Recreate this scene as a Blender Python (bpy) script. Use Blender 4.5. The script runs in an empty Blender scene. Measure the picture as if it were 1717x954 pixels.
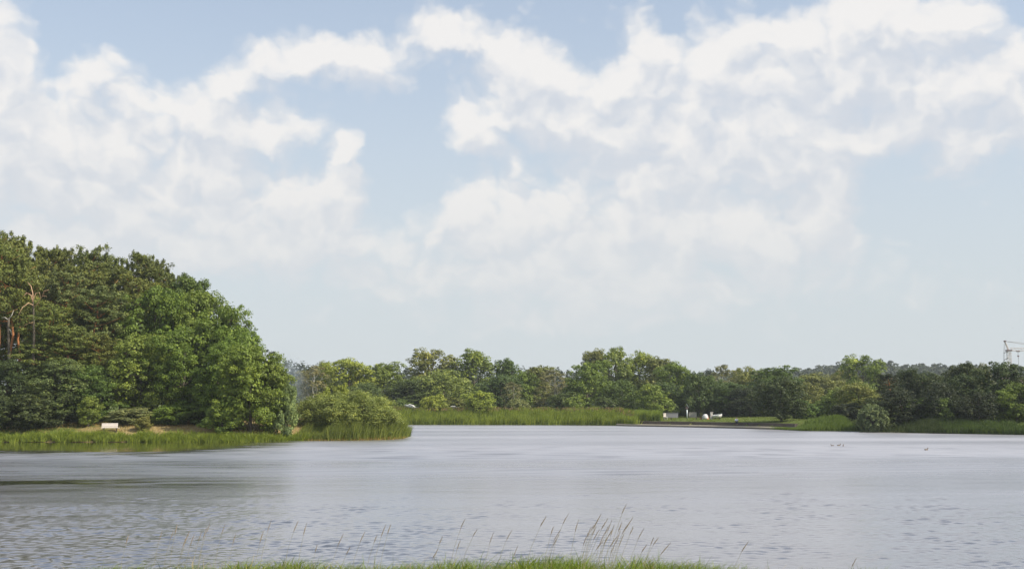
import bpy, bmesh, math, random
import numpy as np
from mathutils import Vector

# ------------------------------------------------------------------ camera, sky, sun, exposure
SC = bpy.context.scene
COL = SC.collection
R = math.radians
FPX, CX, CY = 1841.0, 858.5, 477.0            # focal length and centre in photograph pixels
PITCH = math.atan(203.0 / FPX)
EYE = 3.7                                     # eye height above the lake

cam = bpy.data.cameras.new('camera')
cam.sensor_width = 36.0
cam.lens = 36.0 * FPX / 1717.0
cam.clip_start = 0.1
cam.clip_end = 9000
camo = bpy.data.objects.new('camera', cam)
camo.location = (0, 0, EYE)
camo.rotation_euler = (math.pi / 2 + PITCH, 0, 0)
COL.objects.link(camo)
SC.camera = camo

SUN_AZ, SUN_EL = R(112), R(45)
SDIR = Vector((math.sin(SUN_AZ) * math.cos(SUN_EL), math.cos(SUN_AZ) * math.cos(SUN_EL), math.sin(SUN_EL)))
sl = bpy.data.lights.new('sun', 'SUN')
sl.energy = 5.0
sl.angle = R(0.55)
sl.color = (1.0, 0.925, 0.79)
so = bpy.data.objects.new('sun', sl)
so.rotation_euler = SDIR.to_track_quat('Z', 'Y').to_euler()
so.location = (40, -20, 60)
COL.objects.link(so)

SC.view_settings.view_transform = 'Standard'
SC.view_settings.look = 'None'
EXPO = 0.35
SC.view_settings.exposure = EXPO
SC.view_settings.gamma = 1.0
SC.view_settings.use_curve_mapping = False
SC.cycles.use_denoising = True
SC.cycles.max_bounces = 8
SC.cycles.transparent_max_bounces = 8
SC.cycles.volume_bounces = 0
SC.cycles.sample_clamp_indirect = 6.0


def ray(px, py):
    """direction through a photograph pixel"""
    a, b = (px - CX) / FPX, (CY - py) / FPX
    c, s = math.cos(PITCH), math.sin(PITCH)
    return np.array([a, c - b * s, s + b * c])


def at(px, py, Y):
    d = ray(px, py)
    t = Y / d[1]
    return np.array([d[0] * t, Y, EYE + d[2] * t])


def on_water(px, py):
    d = ray(px, py)
    t = -EYE / d[2]
    return np.array([d[0] * t, d[1] * t])


class NG:
    """small helper for node trees"""
    def __init__(s, nt): s.nt = nt; s.n = nt.nodes; s.l = nt.links
    def new(s, t, **kw):
        n = s.n.new(t)
        for k, v in kw.items(): setattr(n, k, v)
        return n
    def link(s, a, b): s.l.new(a, b)
    def put(s, sock, v):
        if hasattr(v, 'is_output'): s.l.new(v, sock)
        else: sock.default_value = v
    def m(s, op, a, b=0.0, c=None, clamp=False):
        n = s.n.new('ShaderNodeMath'); n.operation = op; n.use_clamp = clamp
        s.put(n.inputs[0], a); s.put(n.inputs[1], b)
        if c is not None: s.put(n.inputs[2], c)
        return n.outputs[0]
    def v(s, op, a, b=None):
        n = s.n.new('ShaderNodeVectorMath'); n.operation = op
        s.put(n.inputs[0], a)
        if b is not None: s.put(n.inputs['Scale'] if op == 'SCALE' else n.inputs[1], b)
        return n.outputs['Value'] if op in ('LENGTH', 'DOT_PRODUCT', 'DISTANCE') else n.outputs[0]
    def xyz(s, x, y, z):
        n = s.n.new('ShaderNodeCombineXYZ')
        for i, q in enumerate((x, y, z)): s.put(n.inputs[i], q)
        return n.outputs[0]
    def sep(s, v):
        n = s.n.new('ShaderNodeSeparateXYZ'); s.put(n.inputs[0], v); return n.outputs
    def noise(s, vec, scale, detail=4.0, rough=0.5, dist=0.0, dims='3D'):
        n = s.n.new('ShaderNodeTexNoise'); n.noise_dimensions = dims
        s.put(n.inputs['Vector'], vec); s.put(n.inputs['Scale'], scale)
        n.inputs['Detail'].default_value = detail; n.inputs['Roughness'].default_value = rough
        n.inputs['Distortion'].default_value = dist
        return n.outputs['Fac'], n.outputs['Color']
    def step(s, x, lo, hi, a=0.0, b=1.0):
        n = s.n.new('ShaderNodeMapRange'); n.interpolation_type = 'SMOOTHSTEP'
        s.put(n.inputs[0], x)
        for i, q in enumerate((lo, hi, a, b)): s.put(n.inputs[i + 1], q)
        return n.outputs[0]
    def mix(s, f, a, b, mode='MIX'):
        n = s.n.new('ShaderNodeMix'); n.data_type = 'RGBA'; n.blend_type = mode
        s.put(n.inputs[0], f); s.put(n.inputs[6], a); s.put(n.inputs[7], b)
        return n.outputs[2]


def build_world():
    w = bpy.data.worlds.new('World'); SC.world = w; w.use_nodes = True
    g = NG(w.node_tree); g.n.clear()
    STR = 0.15
    K = 2 ** -EXPO / STR          # picture radiance -> background colour
    def rad(r, g_, b): return (r * K, g_ * K, b * K, 1)
    sky = g.new('ShaderNodeTexSky', sky_type='NISHITA')
    sky.sun_disc = False
    sky.sun_elevation = SUN_EL; sky.sun_rotation = SUN_AZ
    sky.altitude = 100; sky.air_density = 1.0; sky.dust_density = 1.6; sky.ozone_density = 1.0
    tc = g.new('ShaderNodeTexCoord')
    d = g.v('NORMALIZE', tc.outputs['Generated'])
    X, Y, Z = g.sep(d)
    az = g.m('ARCTAN2', X, Y)
    el = g.m('ARCSINE', Z)
    # ---- cumulus field: (azimuth, elevation) billowed by noise
    warp_v = g.xyz(az, g.m('MULTIPLY', el, 1.2), 0.37)
    _, wc1 = g.noise(warp_v, 12.0, 3.0, 0.5)
    _, wc2 = g.noise(warp_v, 60.0, 4.0, 0.55)
    w1 = g.v('SCALE', g.v('SUBTRACT', wc1, (0.5, 0.5, 0.5)), 0.055)
    w2 = g.v('SCALE', g.v('SUBTRACT', wc2, (0.5, 0.5, 0.5)), 0.016)
    p0 = g.v('ADD', g.v('ADD', g.xyz(az, el, 0.0), w1), w2)
    blobs = [  # px, py, half width, half height, weight  (clouds seen in the sky, as directions)
        (-10, 70, 55, 75, 1.0), (165, 112, 48, 28, .9), (60, 160, 100, 30, .35),
        (90, 230, 130, 60, .95), (230, 220, 130, 70, 1.15), (330, 260, 70, 80, .9), (180, 320, 230, 75, 1.0),
        (330, 380, 130, 55, .85), (60, 370, 150, 60, .75), (480, 215, 60, 32, .8), (430, 250, 50, 30, .3),
        (420, 140, 60, 32, .9), (520, 100, 75, 36, 1.0), (610, 90, 70, 36, .85), (720, 65, 75, 36, 1.0), (790, 55, 55, 30, .9),
        (660, 140, 80, 34, .6), (490, 330, 70, 42, .9), (585, 275, 32, 45, .9), (560, 350, 60, 70, .7), (470, 400, 120, 40, .6),
        (870, 110, 50, 55, .9), (790, 190, 45, 45, .8), (800, 240, 60, 35, .6), (930, 160, 90, 60, 1.0), (1070, 40, 35, 45, .95), (1060, 110, 60, 35, .6),
        (1060, 190, 120, 75, 1.15), (1180, 150, 90, 60, 1.1), (1250, 100, 60, 50, 1.1), (1400, 60, 100, 60, 1.15), (1480, 55, 70, 55, .9),
        (1350, 150, 110, 80, 1.1), (1130, 260, 150, 60, 1.05), (1310, 240, 110, 70, 1.05), (1380, 330, 60, 60, .8), (1480, 130, 80, 60, .8),
        (770, 350, 60, 30, .9), (870, 335, 100, 55, .95), (1180, 345, 130, 42, 1.0), (1010, 405, 200, 50, .85), (1300, 400, 130, 45, .85), (900, 430, 150, 40, .7),
        (1620, 110, 60, 45, 1.0), (1700, 120, 70, 60, 1.1), (1590, 190, 80, 50, .95), (1700, 220, 100, 45, .95), (1610, 20, 50, 30, .7), (1440, 220, 60, 25, .5),
        (830, 490, 220, 45, .75), (1200, 475, 220, 40, .75), (1570, 500, 130, 26, .7), (650, 440, 130, 45, .55), (300, 430, 200, 40, .6), (1000, 550, 300, 30, .6)]
    # a sky like this goes on round the whole dome: scattered cumulus from noise where no cloud is listed
    gen, _ = g.noise(g.xyz(g.m('MULTIPLY', X, 1.0), Y, g.m('MULTIPLY', Z, 2.2)), 3.1, 4.0, 0.5)
    gen = g.step(gen, 0.42, 0.66, 0.0, 1.1)
    inx = g.step(g.m('ABSOLUTE', az), 0.48, 0.62, 1.0, 0.0)
    iny = g.step(el, 0.37, 0.52, 1.0, 0.0)
    inside = g.m('MULTIPLY', inx, iny)
    gen = g.m('MULTIPLY', gen, g.m('SUBTRACT', 1.0, inside))
    gen = g.m('MULTIPLY', gen, g.step(el, 0.02, 0.14))

    def density(p):
        M = None
        for (px, py, hw, hh, wt) in blobs:
            r = ray(px, py); r = r / np.linalg.norm(r)
            a0, e0 = math.atan2(r[0], r[1]), math.asin(r[2])
            kx, ky = FPX / (hw * 1.12), FPX / (hh * 1.12)
            n = g.new('ShaderNodeVectorMath', operation='MULTIPLY_ADD')
            g.link(p, n.inputs[0]); n.inputs[1].default_value = (kx, ky, 0.0); n.inputs[2].default_value = (-a0 * kx, -e0 * ky, 0.0)
            q = n.outputs[0]
            b = g.m('POWER', 0.36788, g.v('DOT_PRODUCT', q, q))
            M = g.m('MULTIPLY', b, wt) if M is None else g.m('MULTIPLY_ADD', b, wt, M)
        M = g.m('MINIMUM', M, 1.2)
        M = g.m('ADD', M, gen)
        px_, py_, _z = g.sep(p)
        q = g.xyz(px_, g.m('MULTIPLY', py_, 1.25), 2.1)
        n1, _ = g.noise(q, 14.0, 6.0, 0.60)
        acc = g.m('ADD', M, g.m('MULTIPLY', g.m('SUBTRACT', n1, 0.5), 1.4))
        for sc, wt in ((25.0, 0.32), (62.0, 0.18)):      # rounded billows
            vn = g.new('ShaderNodeTexVoronoi', feature='F1', voronoi_dimensions='2D')
            vn.inputs['Scale'].default_value = sc
            g.link(q, vn.inputs['Vector'])
            acc = g.m('ADD', acc, g.m('MULTIPLY', g.m('SUBTRACT', 0.45, vn.outputs['Distance']), wt * 2.0))
        return acc

    D = density(p0)
    Dup = density(g.v('ADD', p0, (-0.006, 0.026, 0.0)))    # a little upwards
    alpha = g.step(D, 0.32, 1.18)
    thick = g.step(D, 0.8, 1.8)
    lit = g.step(g.m('SUBTRACT', D, Dup), -0.50, 0.66)
    # sky colour: Nishita, whitened by summer haze towards the horizon
    hz = g.step(el, 0.02, 0.44, 0.95, 0.42)
    base = g.mix(hz, sky.outputs[0], rad(0.640, 0.690, 0.722))
    shade = g.m('ADD', lit, g.m('MULTIPLY', g.m('SUBTRACT', 1.0, thick), 0.10), clamp=True)
    cl = g.mix(shade, rad(0.635, 0.680, 0.755), rad(0.935, 0.91, 0.885))
    cl = g.mix(g.step(el, 0.03, 0.30, 0.80, 0.0), cl, rad(0.75, 0.755, 0.755))
    alpha = g.m('MULTIPLY', alpha, g.step(el, 0.02, 0.20, 0.50, 0.90))
    out = g.mix(alpha, base, cl)
    bg = g.new('ShaderNodeBackground'); bg.inputs['Strength'].default_value = STR
    g.link(out, bg.inputs['Color'])
    wo = g.new('ShaderNodeOutputWorld'); g.link(bg.outputs[0], wo.inputs[0])
    w.cycles.sampling_method = 'MANUAL'; w.cycles.sample_map_resolution = 512


build_world()

# ------------------------------------------------------------------ helpers


def tag(o, label=None, cat=None, group=None, kind=None):
    for k, v in (('label', label), ('category', cat), ('group', group), ('kind', kind)):
        if v: o[k] = v
    return o


def empty(name, loc=(0, 0, 0), rz=0.0, parent=None):
    o = bpy.data.objects.new(name, None)
    o.empty_display_size = 0.3
    o.location = loc; o.rotation_euler = (0, 0, rz)
    o.parent = parent
    COL.objects.link(o)
    return o


def link(name, me, parent=None, mat=None):
    o = bpy.data.objects.new(name, me); COL.objects.link(o)
    o.parent = parent
    if mat and not me.materials: me.materials.append(mat)
    return o


def quad_mesh(name, V, k, tint=None, mat=None, smooth=False):
    """V: (n*k, 3) vertices, each k in a row one face"""
    V = np.asarray(V, np.float32).reshape(-1, 3)
    nf = len(V) // k
    me = bpy.data.meshes.new(name)
    me.vertices.add(len(V)); me.vertices.foreach_set('co', V.ravel())
    me.loops.add(nf * k); me.loops.foreach_set('vertex_index', np.arange(nf * k, dtype=np.int32))
    me.polygons.add(nf); me.polygons.foreach_set('loop_start', np.arange(0, nf * k, k, dtype=np.int32))
    me.update(calc_edges=True)
    if tint is not None:
        at_ = me.attributes.new('tint', 'FLOAT', 'POINT')
        at_.data.foreach_set('value', np.asarray(tint, np.float32).ravel())
    if smooth: me.polygons.foreach_set('use_smooth', np.ones(nf, bool))
    if mat: me.materials.append(mat)
    return me


class MB:
    """collects shapes for ONE mesh"""
    def __init__(s): s.v = []; s.f = []
    def add(s, V, F):
        o = len(s.v)
        s.v += [tuple(map(float, q)) for q in V]
        s.f += [tuple(i + o for i in f) for f in F]
    def tube(s, P, rad, n=7, cap=True):
        P = [Vector(p) for p in P]
        V = []
        ref = Vector((0.13, 0.98, 0.1))
        for i, p in enumerate(P):
            t = (P[min(i + 1, len(P) - 1)] - P[max(i - 1, 0)]).normalized()
            a = t.cross(ref)
            if a.length < 0.05: a = t.cross(Vector((1, 0, 0)))
            a.normalize(); b = t.cross(a)
            r = rad[i] if hasattr(rad, '__len__') else rad
            for k in range(n):
                an = 2 * math.pi * k / n
                V.append(p + a * (math.cos(an) * r) + b * (math.sin(an) * r))
        F = []
        for i in range(len(P) - 1):
            for k in range(n):
                k2 = (k + 1) % n
                F.append((i * n + k, i * n + k2, (i + 1) * n + k2, (i + 1) * n + k))
        if cap:
            F.append(tuple(range(n - 1, -1, -1))); F.append(tuple((len(P) - 1) * n + k for k in range(n)))
        s.add(V, F)
    def box(s, c, d, rot=None):
        x, y, z = d[0] / 2, d[1] / 2, d[2] / 2
        V = [Vector((sx * x, sy * y, sz * z)) for sx in (-1, 1) for sy in (-1, 1) for sz in (-1, 1)]
        if rot: V = [rot @ q for q in V]
        V = [q + Vector(c) for q in V]
        s.add(V, [(0, 1, 3, 2), (4, 6, 7, 5), (0, 4, 5, 1), (2, 3, 7, 6), (0, 2, 6, 4), (1, 5, 7, 3)])
    def rings(s, rings, cap=True):
        n = len(rings[0]); V = [q for r in rings for q in r]; F = []
        for i in range(len(rings) - 1):
            for k in range(n):
                k2 = (k + 1) % n
                F.append((i * n + k, i * n + k2, (i + 1) * n + k2, (i + 1) * n + k))
        if cap:
            F.append(tuple(range(n - 1, -1, -1))); F.append(tuple((len(rings) - 1) * n + k for k in range(n)))
        s.add(V, F)
    def mesh(s, name, mat=None, smooth=False):
        me = bpy.data.meshes.new(name); me.from_pydata(s.v, [], s.f); me.update()
        bm = bmesh.new(); bm.from_mesh(me); bmesh.ops.recalc_face_normals(bm, faces=bm.faces); bm.to_mesh(me); bm.free()
        if smooth: me.polygons.foreach_set('use_smooth', np.ones(len(me.polygons), bool))
        if mat: me.materials.append(mat)
        return me
    def build(s, name, mat, parent=None, smooth=False):
        return link(name, s.mesh(name, mat, smooth), parent)


# ------------------------------------------------------------------ materials


def newmat(name):
    m = bpy.data.materials.new(name); m.use_nodes = True
    g = NG(m.node_tree); g.n.clear()
    out = g.new('ShaderNodeOutputMaterial')
    return m, g, out


def simple(name, col, rough=0.6, noise=0.15, scale=6.0, metal=0.0, spec=0.4):
    m, g, out = newmat(name)
    tc = g.new('ShaderNodeTexCoord')
    f, _ = g.noise(tc.outputs['Object'], scale, 5.0, 0.6)
    k = g.m('ADD', g.m('MULTIPLY', g.m('SUBTRACT', f, 0.5), 2 * noise), 1.0)
    c = g.v('SCALE', tuple(col), k)
    p = g.new('ShaderNodeBsdfPrincipled')
    g.link(c, p.inputs['Base Color'])
    p.inputs['Roughness'].default_value = rough; p.inputs['Metallic'].default_value = metal
    p.inputs['Specular IOR Level'].default_value = spec
    g.link(p.outputs[0], out.inputs[0])
    return m


def leafmat(name, trans=0.20, spec=0.25, rough=0.55):
    """leaf colour: the plant's own colour (object colour) varied leaf by leaf"""
    m, g, out = newmat(name)
    oi = g.new('ShaderNodeObjectInfo')
    at_ = g.new('ShaderNodeAttribute', attribute_name='tint')
    t = at_.outputs['Fac']
    c = g.v('SCALE', oi.outputs['Color'], g.m('ADD', 0.55, g.m('MULTIPLY', t, 0.9)))
    warm = g.v('MULTIPLY', c, (1.28, 1.08, 0.72))
    c = g.mix(g.step(t, 0.35, 1.0), c, warm)
    p = g.new('ShaderNodeBsdfPrincipled'); g.link(c, p.inputs['Base Color'])
    p.inputs['Roughness'].default_value = rough; p.inputs['Specular IOR Level'].default_value = spec
    tr = g.new('ShaderNodeBsdfTranslucent')
    g.link(g.v('MULTIPLY', c, (1.15, 1.25, 0.7)), tr.inputs['Color'])
    mx = g.new('ShaderNodeMixShader'); mx.inputs[0].default_value = trans
    g.link(p.outputs[0], mx.inputs[1]); g.link(tr.outputs[0], mx.inputs[2])
    g.link(mx.outputs[0], out.inputs[0])
    return m


def barkmat(name, low, high=None, h0=6.0, h1=14.0):
    m, g, out = newmat(name)
    tc = g.new('ShaderNodeTexCoord')
    o = tc.outputs['Object']
    f, _ = g.noise(g.v('MULTIPLY', o, (1, 1, 0.25)), 9.0, 5.0, 0.65)
    c = low + (1,)
    if high:
        _, _, z = g.sep(o)
        zz = g.m('ADD', z, g.m('MULTIPLY', f, 3.0))
        c = g.mix(g.step(zz, h0, h1), low + (1,), high + (1,))
        c = g.v('SCALE', c, g.m('ADD', 0.55, g.m('MULTIPLY', f, 0.9)))
    else:
        c = g.v('SCALE', low, g.m('ADD', 0.4, g.m('MULTIPLY', f, 1.2)))
    p = g.new('ShaderNodeBsdfPrincipled'); g.link(c, p.inputs['Base Color']); p.inputs['Roughness'].default_value = 0.85
    p.inputs['Specular IOR Level'].default_value = 0.15
    b = g.new('ShaderNodeBump'); b.inputs['Strength'].default_value = 0.6; b.inputs['Distance'].default_value = 0.05
    g.link(f, b.inputs['Height']); g.link(b.outputs[0], p.inputs['Normal'])
    g.link(p.outputs[0], out.inputs[0])
    return m


LEAF = leafmat('leaf')
NEEDLE = leafmat('needle', trans=0.08, spec=0.2)
BLADE = leafmat('grass_blade', trans=0.35, spec=0.2)
BARK = barkmat('bark_grey_brown', (0.10, 0.085, 0.065))
BARK_PINE = barkmat('bark_pine', (0.14, 0.085, 0.06), (0.42, 0.18, 0.075), 6.0, 11.0)
BARK_BIRCH = barkmat('bark_birch', (0.40, 0.38, 0.34))
BARK_DEAD = barkmat('bark_bleached', (0.42, 0.27, 0.17))

WHITE = simple('white_paint', (0.60, 0.59, 0.57), 0.45, 0.06)
WOODW = simple('weathered_white_wood', (0.56, 0.50, 0.45), 0.7, 0.14, 12)
DARKWOOD = simple('dark_wood', (0.07, 0.05, 0.04), 0.7, 0.2, 10)
STEELG = simple('galvanised_steel', (0.42, 0.46, 0.46), 0.45, 0.1, 8, 0.3)
CONCRETE = simple('concrete', (0.48, 0.42, 0.31), 0.85, 0.16, 1.3)
CONC_D = simple('stained_concrete', (0.085, 0.07, 0.06), 0.9, 0.3, 1.6)
GREYWALL = simple('grey_wall', (0.24, 0.24, 0.27), 0.85, 0.12, 2)
CRANEW = simple('crane_paint', (0.55, 0.50, 0.49), 0.5, 0.08, 2)
CRANED = simple('crane_dark', (0.16, 0.11, 0.11), 0.6, 0.1, 2)
CABLE = simple('steel_cable', (0.22, 0.22, 0.24), 0.5, 0.05)
GLASSD = simple('dark_glass', (0.03, 0.035, 0.04), 0.12, 0.0)
SKIN = simple('skin', (0.50, 0.32, 0.24), 0.55, 0.03)
CLOTHW = simple('white_cotton', (0.72, 0.76, 0.84), 0.8, 0.04)
CLOTHD = simple('dark_cotton', (0.03, 0.035, 0.05), 0.8, 0.05)
HAIR = simple('brown_hair', (0.05, 0.03, 0.02), 0.6, 0.1)
DUCKB = simple('duck_brown', (0.10, 0.065, 0.04), 0.7, 0.3, 18)
DUCKL = simple('duck_pale', (0.34, 0.30, 0.25), 0.7, 0.15, 18)
BEAK = simple('duck_beak', (0.35, 0.20, 0.04), 0.5, 0.05)
ORANGE = simple('orange_fabric', (0.62, 0.20, 0.06), 0.7, 0.05)
PLASTER = simple('pink_plaster', (0.50, 0.37, 0.32), 0.85, 0.05, 2)
ROOFG = simple('grey_roof', (0.20, 0.20, 0.22), 0.8, 0.1, 3)
SEED = simple('dry_seed_head', (0.33, 0.26, 0.19), 0.8, 0.2, 30)
STALK = simple('dry_grass_stalk', (0.30, 0.27, 0.15), 0.8, 0.2, 20)
BIRDM = simple('bird_dark', (0.04, 0.04, 0.045), 0.7, 0.1)

# ------------------------------------------------------------------ lake outline and terrain
SHORE_IMG = [(-260, 741), (0, 741), (150, 741), (300, 740.5), (420, 740.5), (470, 739.5), (520, 738.6), (600, 738.2), (650, 737), (675, 735.3), (684, 732.5), (684, 729)]
poly = [tuple(on_water(*p)) for p in SHORE_IMG]
poly += [(-18.5, 152), (-24, 168), (-31, 186), (-31, 205)]
for p in [(620, 711.6), (660, 712.0), (800, 712.2), (950, 712.6), (1040, 713.4), (1060, 714.3), (1180, 716.6), (1300, 719.6), (1345, 722.2), (1420, 722.8), (1480, 724.6), (1560, 726.4), (1640, 727.6), (1717, 728.8), (1900, 733)]:
    poly.append(tuple(on_water(*p)))
poly += [(92, 95), (88, 55), (70, 24), (40, 20.5), (15, 20), (0, 19.5), (-20, 20), (-45, 22), (-68, 38), (-76, 80), (-74, 105)]
POLY = np.array(poly)


def lake_sd(P):
    """signed distance to the lake outline: negative inside the lake"""
    A = POLY; B = np.roll(POLY, -1, 0)
    x, y = P[:, 0][:, None], P[:, 1][:, None]
    ex, ey = (B - A)[:, 0], (B - A)[:, 1]
    wx, wy = x - A[:, 0], y - A[:, 1]
    t = np.clip((wx * ex + wy * ey) / (ex * ex + ey * ey), 0, 1)
    d = np.sqrt(((wx - t * ex) ** 2 + (wy - t * ey) ** 2).min(1))
    c1 = (A[:, 1] <= y) & (B[:, 1] > y); c2 = (A[:, 1] > y) & (B[:, 1] <= y)
    cr = ex * wy - ey * wx
    wn = ((c1 & (cr > 0)).sum(1) - (c2 & (cr < 0)).sum(1))
    return np.where(wn != 0, -d, d)


def sstep(x, a, b):
    t = np.clip((x - a) / (b - a), 0, 1); return t * t * (3 - 2 * t)


def ground_z(P):
    P = np.atleast_2d(np.asarray(P, float))[:, :2]
    sd = lake_sd(P); x, y = P[:, 0], P[:, 1]
    land = 0.12 + 1.20 * sstep(sd, 0, 5) + 0.004 * np.clip(sd, 0, 400) + 0.09 * np.clip(sd - 3.5, 0, 14) * (1 - sstep(x, -26, -16)) * sstep(y, 100, 110)
    land = np.where(sd < 1.2, 0.12 * sd / 1.2 * 1.0 + 1.20 * sstep(sd, 0, 6), land)
    # near bank under the camera: higher, with a crest about ten metres ahead
    near = 1.94 + 0.085 * sstep(x, -4.4, -2.6) * (1 - sstep(x, 1.3, 2.7)) + 0.012 * np.exp(-((x - 0.3) / 1.1) ** 2) + 0.02 * np.sin(2.1 * x + 0.7 * y) * np.sin(3.7 * x)
    w = sstep(y, 10.2, 20.0)
    nb = near * (1 - w) + 0.0 * w
    land = np.where(y < 20.5, np.maximum(np.where(sd > 0, 0.02, -1), nb) * 1.0, land)
    # promenade lawn
    lawn = sstep(x, 20, 26) * (1 - sstep(x, 40, 48)) * sstep(y, 160, 172) * (1 - sstep(y, 230, 250))
    land = land * (1 - lawn) + lawn * np.where(sd > 1.9, 0.93 + 0.016 * np.clip(sd, 0, 60), -0.4)
    # wooded ridge far off
    rid = 24 * np.exp(-((x - 330) / 240) ** 2) * np.exp(-((y - 900) / 170) ** 2)
    rid2 = 16 * np.exp(-((x + 120) / 420) ** 2) * np.exp(-((y - 760) / 130) ** 2)
    z = np.where(sd > 0, land + rid + rid2, -0.25 - 0.12 * np.clip(-sd, 0, 12))
    return np.where((sd <= 0) & (y < 20.5), np.minimum(z, -0.02), z)


def gz(x, y): return float(ground_z([[x, y]])[0])


def axis(lo, hi, step, far, grow=1.12):
    a = list(np.arange(lo, hi + step * .5, step)); s = step
    while a[-1] < far: s *= grow; a.append(a[-1] + s)
    s = step
    while a[0] > -far: s *= grow; a.insert(0, a[0] - s)
    return np.array(a)


def grid_mesh(name, xs, ys, zf):
    gx, gy = np.meshgrid(xs, ys)
    P = np.stack([gx.ravel(), gy.ravel()], 1)
    z = zf(P)
    V = np.column_stack([P, z]).astype(np.float32)
    nx, ny = len(xs), len(ys)
    i = np.arange(nx * ny).reshape(ny, nx)
    Fq = np.stack([i[:-1, :-1], i[:-1, 1:], i[1:, 1:], i[1:, :-1]], -1).reshape(-1, 4)
    me = bpy.data.meshes.new(name)
    me.vertices.add(len(V)); me.vertices.foreach_set('co', V.ravel())
    me.loops.add(Fq.size); me.loops.foreach_set('vertex_index', Fq.ravel().astype(np.int32))
    me.polygons.add(len(Fq)); me.polygons.foreach_set('loop_start', np.arange(0, Fq.size, 4, dtype=np.int32))
    me.update(calc_edges=True)
    me.polygons.foreach_set('use_smooth', np.ones(len(Fq), bool))
    return me, P


def attr(me, name, val):
    a = me.attributes.new(name, 'FLOAT', 'POINT'); a.data.foreach_set('value', np.asarray(val, np.float32))


def build_ground():
    xs = axis(-84, 84, 1.5, 3000); ys = axis(2, 232, 1.3, 3000)
    me, P = grid_mesh('ground', xs, ys, ground_z)
    sd = lake_sd(P)
    dry = np.exp(-((P[:, 0] + 33) / 19) ** 2) * sstep(P[:, 1], 113.5, 116) * (1 - sstep(P[:, 1], 126, 160))
    attr(me, 'dry', dry); attr(me, 'shore', 1 - sstep(np.abs(sd), 0.2, 1.3))
    m, g, out = newmat('ground_grass')
    tc = g.new('ShaderNodeTexCoord'); o = tc.outputs['Object']
    n1, _ = g.noise(o, 0.35, 6.0, 0.6); n2, _ = g.noise(o, 3.2, 5.0, 0.65)
    dryf = g.new('ShaderNodeAttribute', attribute_name='dry').outputs['Fac']
    sh = g.new('ShaderNodeAttribute', attribute_name='shore').outputs['Fac']
    c = g.mix(n2, (0.055, 0.085, 0.016, 1), (0.12, 0.15, 0.032, 1))
    c = g.mix(g.step(n1, 0.5, 0.75), c, (0.15, 0.14, 0.045, 1))
    f = g.step(g.m('ADD', dryf, g.m('MULTIPLY', g.m('SUBTRACT', n1, 0.5), 0.9)), 0.52, 0.88)
    c = g.mix(f, c, g.mix(n2, (0.22, 0.165, 0.075, 1), (0.33, 0.25, 0.12, 1)))
    c = g.mix(g.m('MULTIPLY', sh, 0.85), c, g.mix(n2, (0.10, 0.075, 0.04, 1), (0.34, 0.25, 0.13, 1)))
    p = g.new('ShaderNodeBsdfPrincipled'); g.link(c, p.inputs['Base Color']); p.inputs['Roughness'].default_value = 0.95
    p.inputs['Specular IOR Level'].default_value = 0.1
    b = g.new('ShaderNodeBump'); b.inputs['Strength'].default_value = 0.8; b.inputs['Distance'].default_value = 0.12
    g.link(n2, b.inputs['Height']); g.link(b.outputs[0], p.inputs['Normal']); g.link(p.outputs[0], out.inputs[0])
    me.materials.append(m)
    tag(link('ground', me), 'grassy ground with dry patches round the whole lake shore', 'ground', kind='structure')


def gusts(x, y):
    """long wind lanes: 0 smooth .. 1 rough"""
    r = np.random.default_rng(17); v = np.zeros_like(x)
    for k in range(14):
        ky = r.uniform(0.06, 0.42); kx = ky * r.uniform(-0.22, 0.22)
        v += np.sin(kx * x + ky * y + r.uniform(0, 6.28)) * r.uniform(0.5, 1.0) * (0.16 / ky) ** 0.4
    return sstep(v / 2.6, -1.5, 1.5)


def calmness(x, y):
    """wind shelter: the water lies calm in the lee of the wood, and in one slick off the left shore"""
    r = np.random.default_rng(5); v = np.zeros_like(x)
    for k in range(10): v += np.sin(r.normal(0, 0.7) * x + r.uniform(0.8, 3.0) * y + r.uniform(0, 6.28))
    lee = sstep(y + 1.6 * v, 82, 93) * (1 - sstep(x + 0.5 * v, -28, -20))
    slick = 0.85 * np.exp(-((y - 52.5 - 0.10 * (x + 30)) / 3.4) ** 2) * (1 - sstep(x, -26, -8)) * sstep(v / 2.3, -0.9, 0.9)
    return np.clip(lee + slick, 0, 1)


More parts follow.
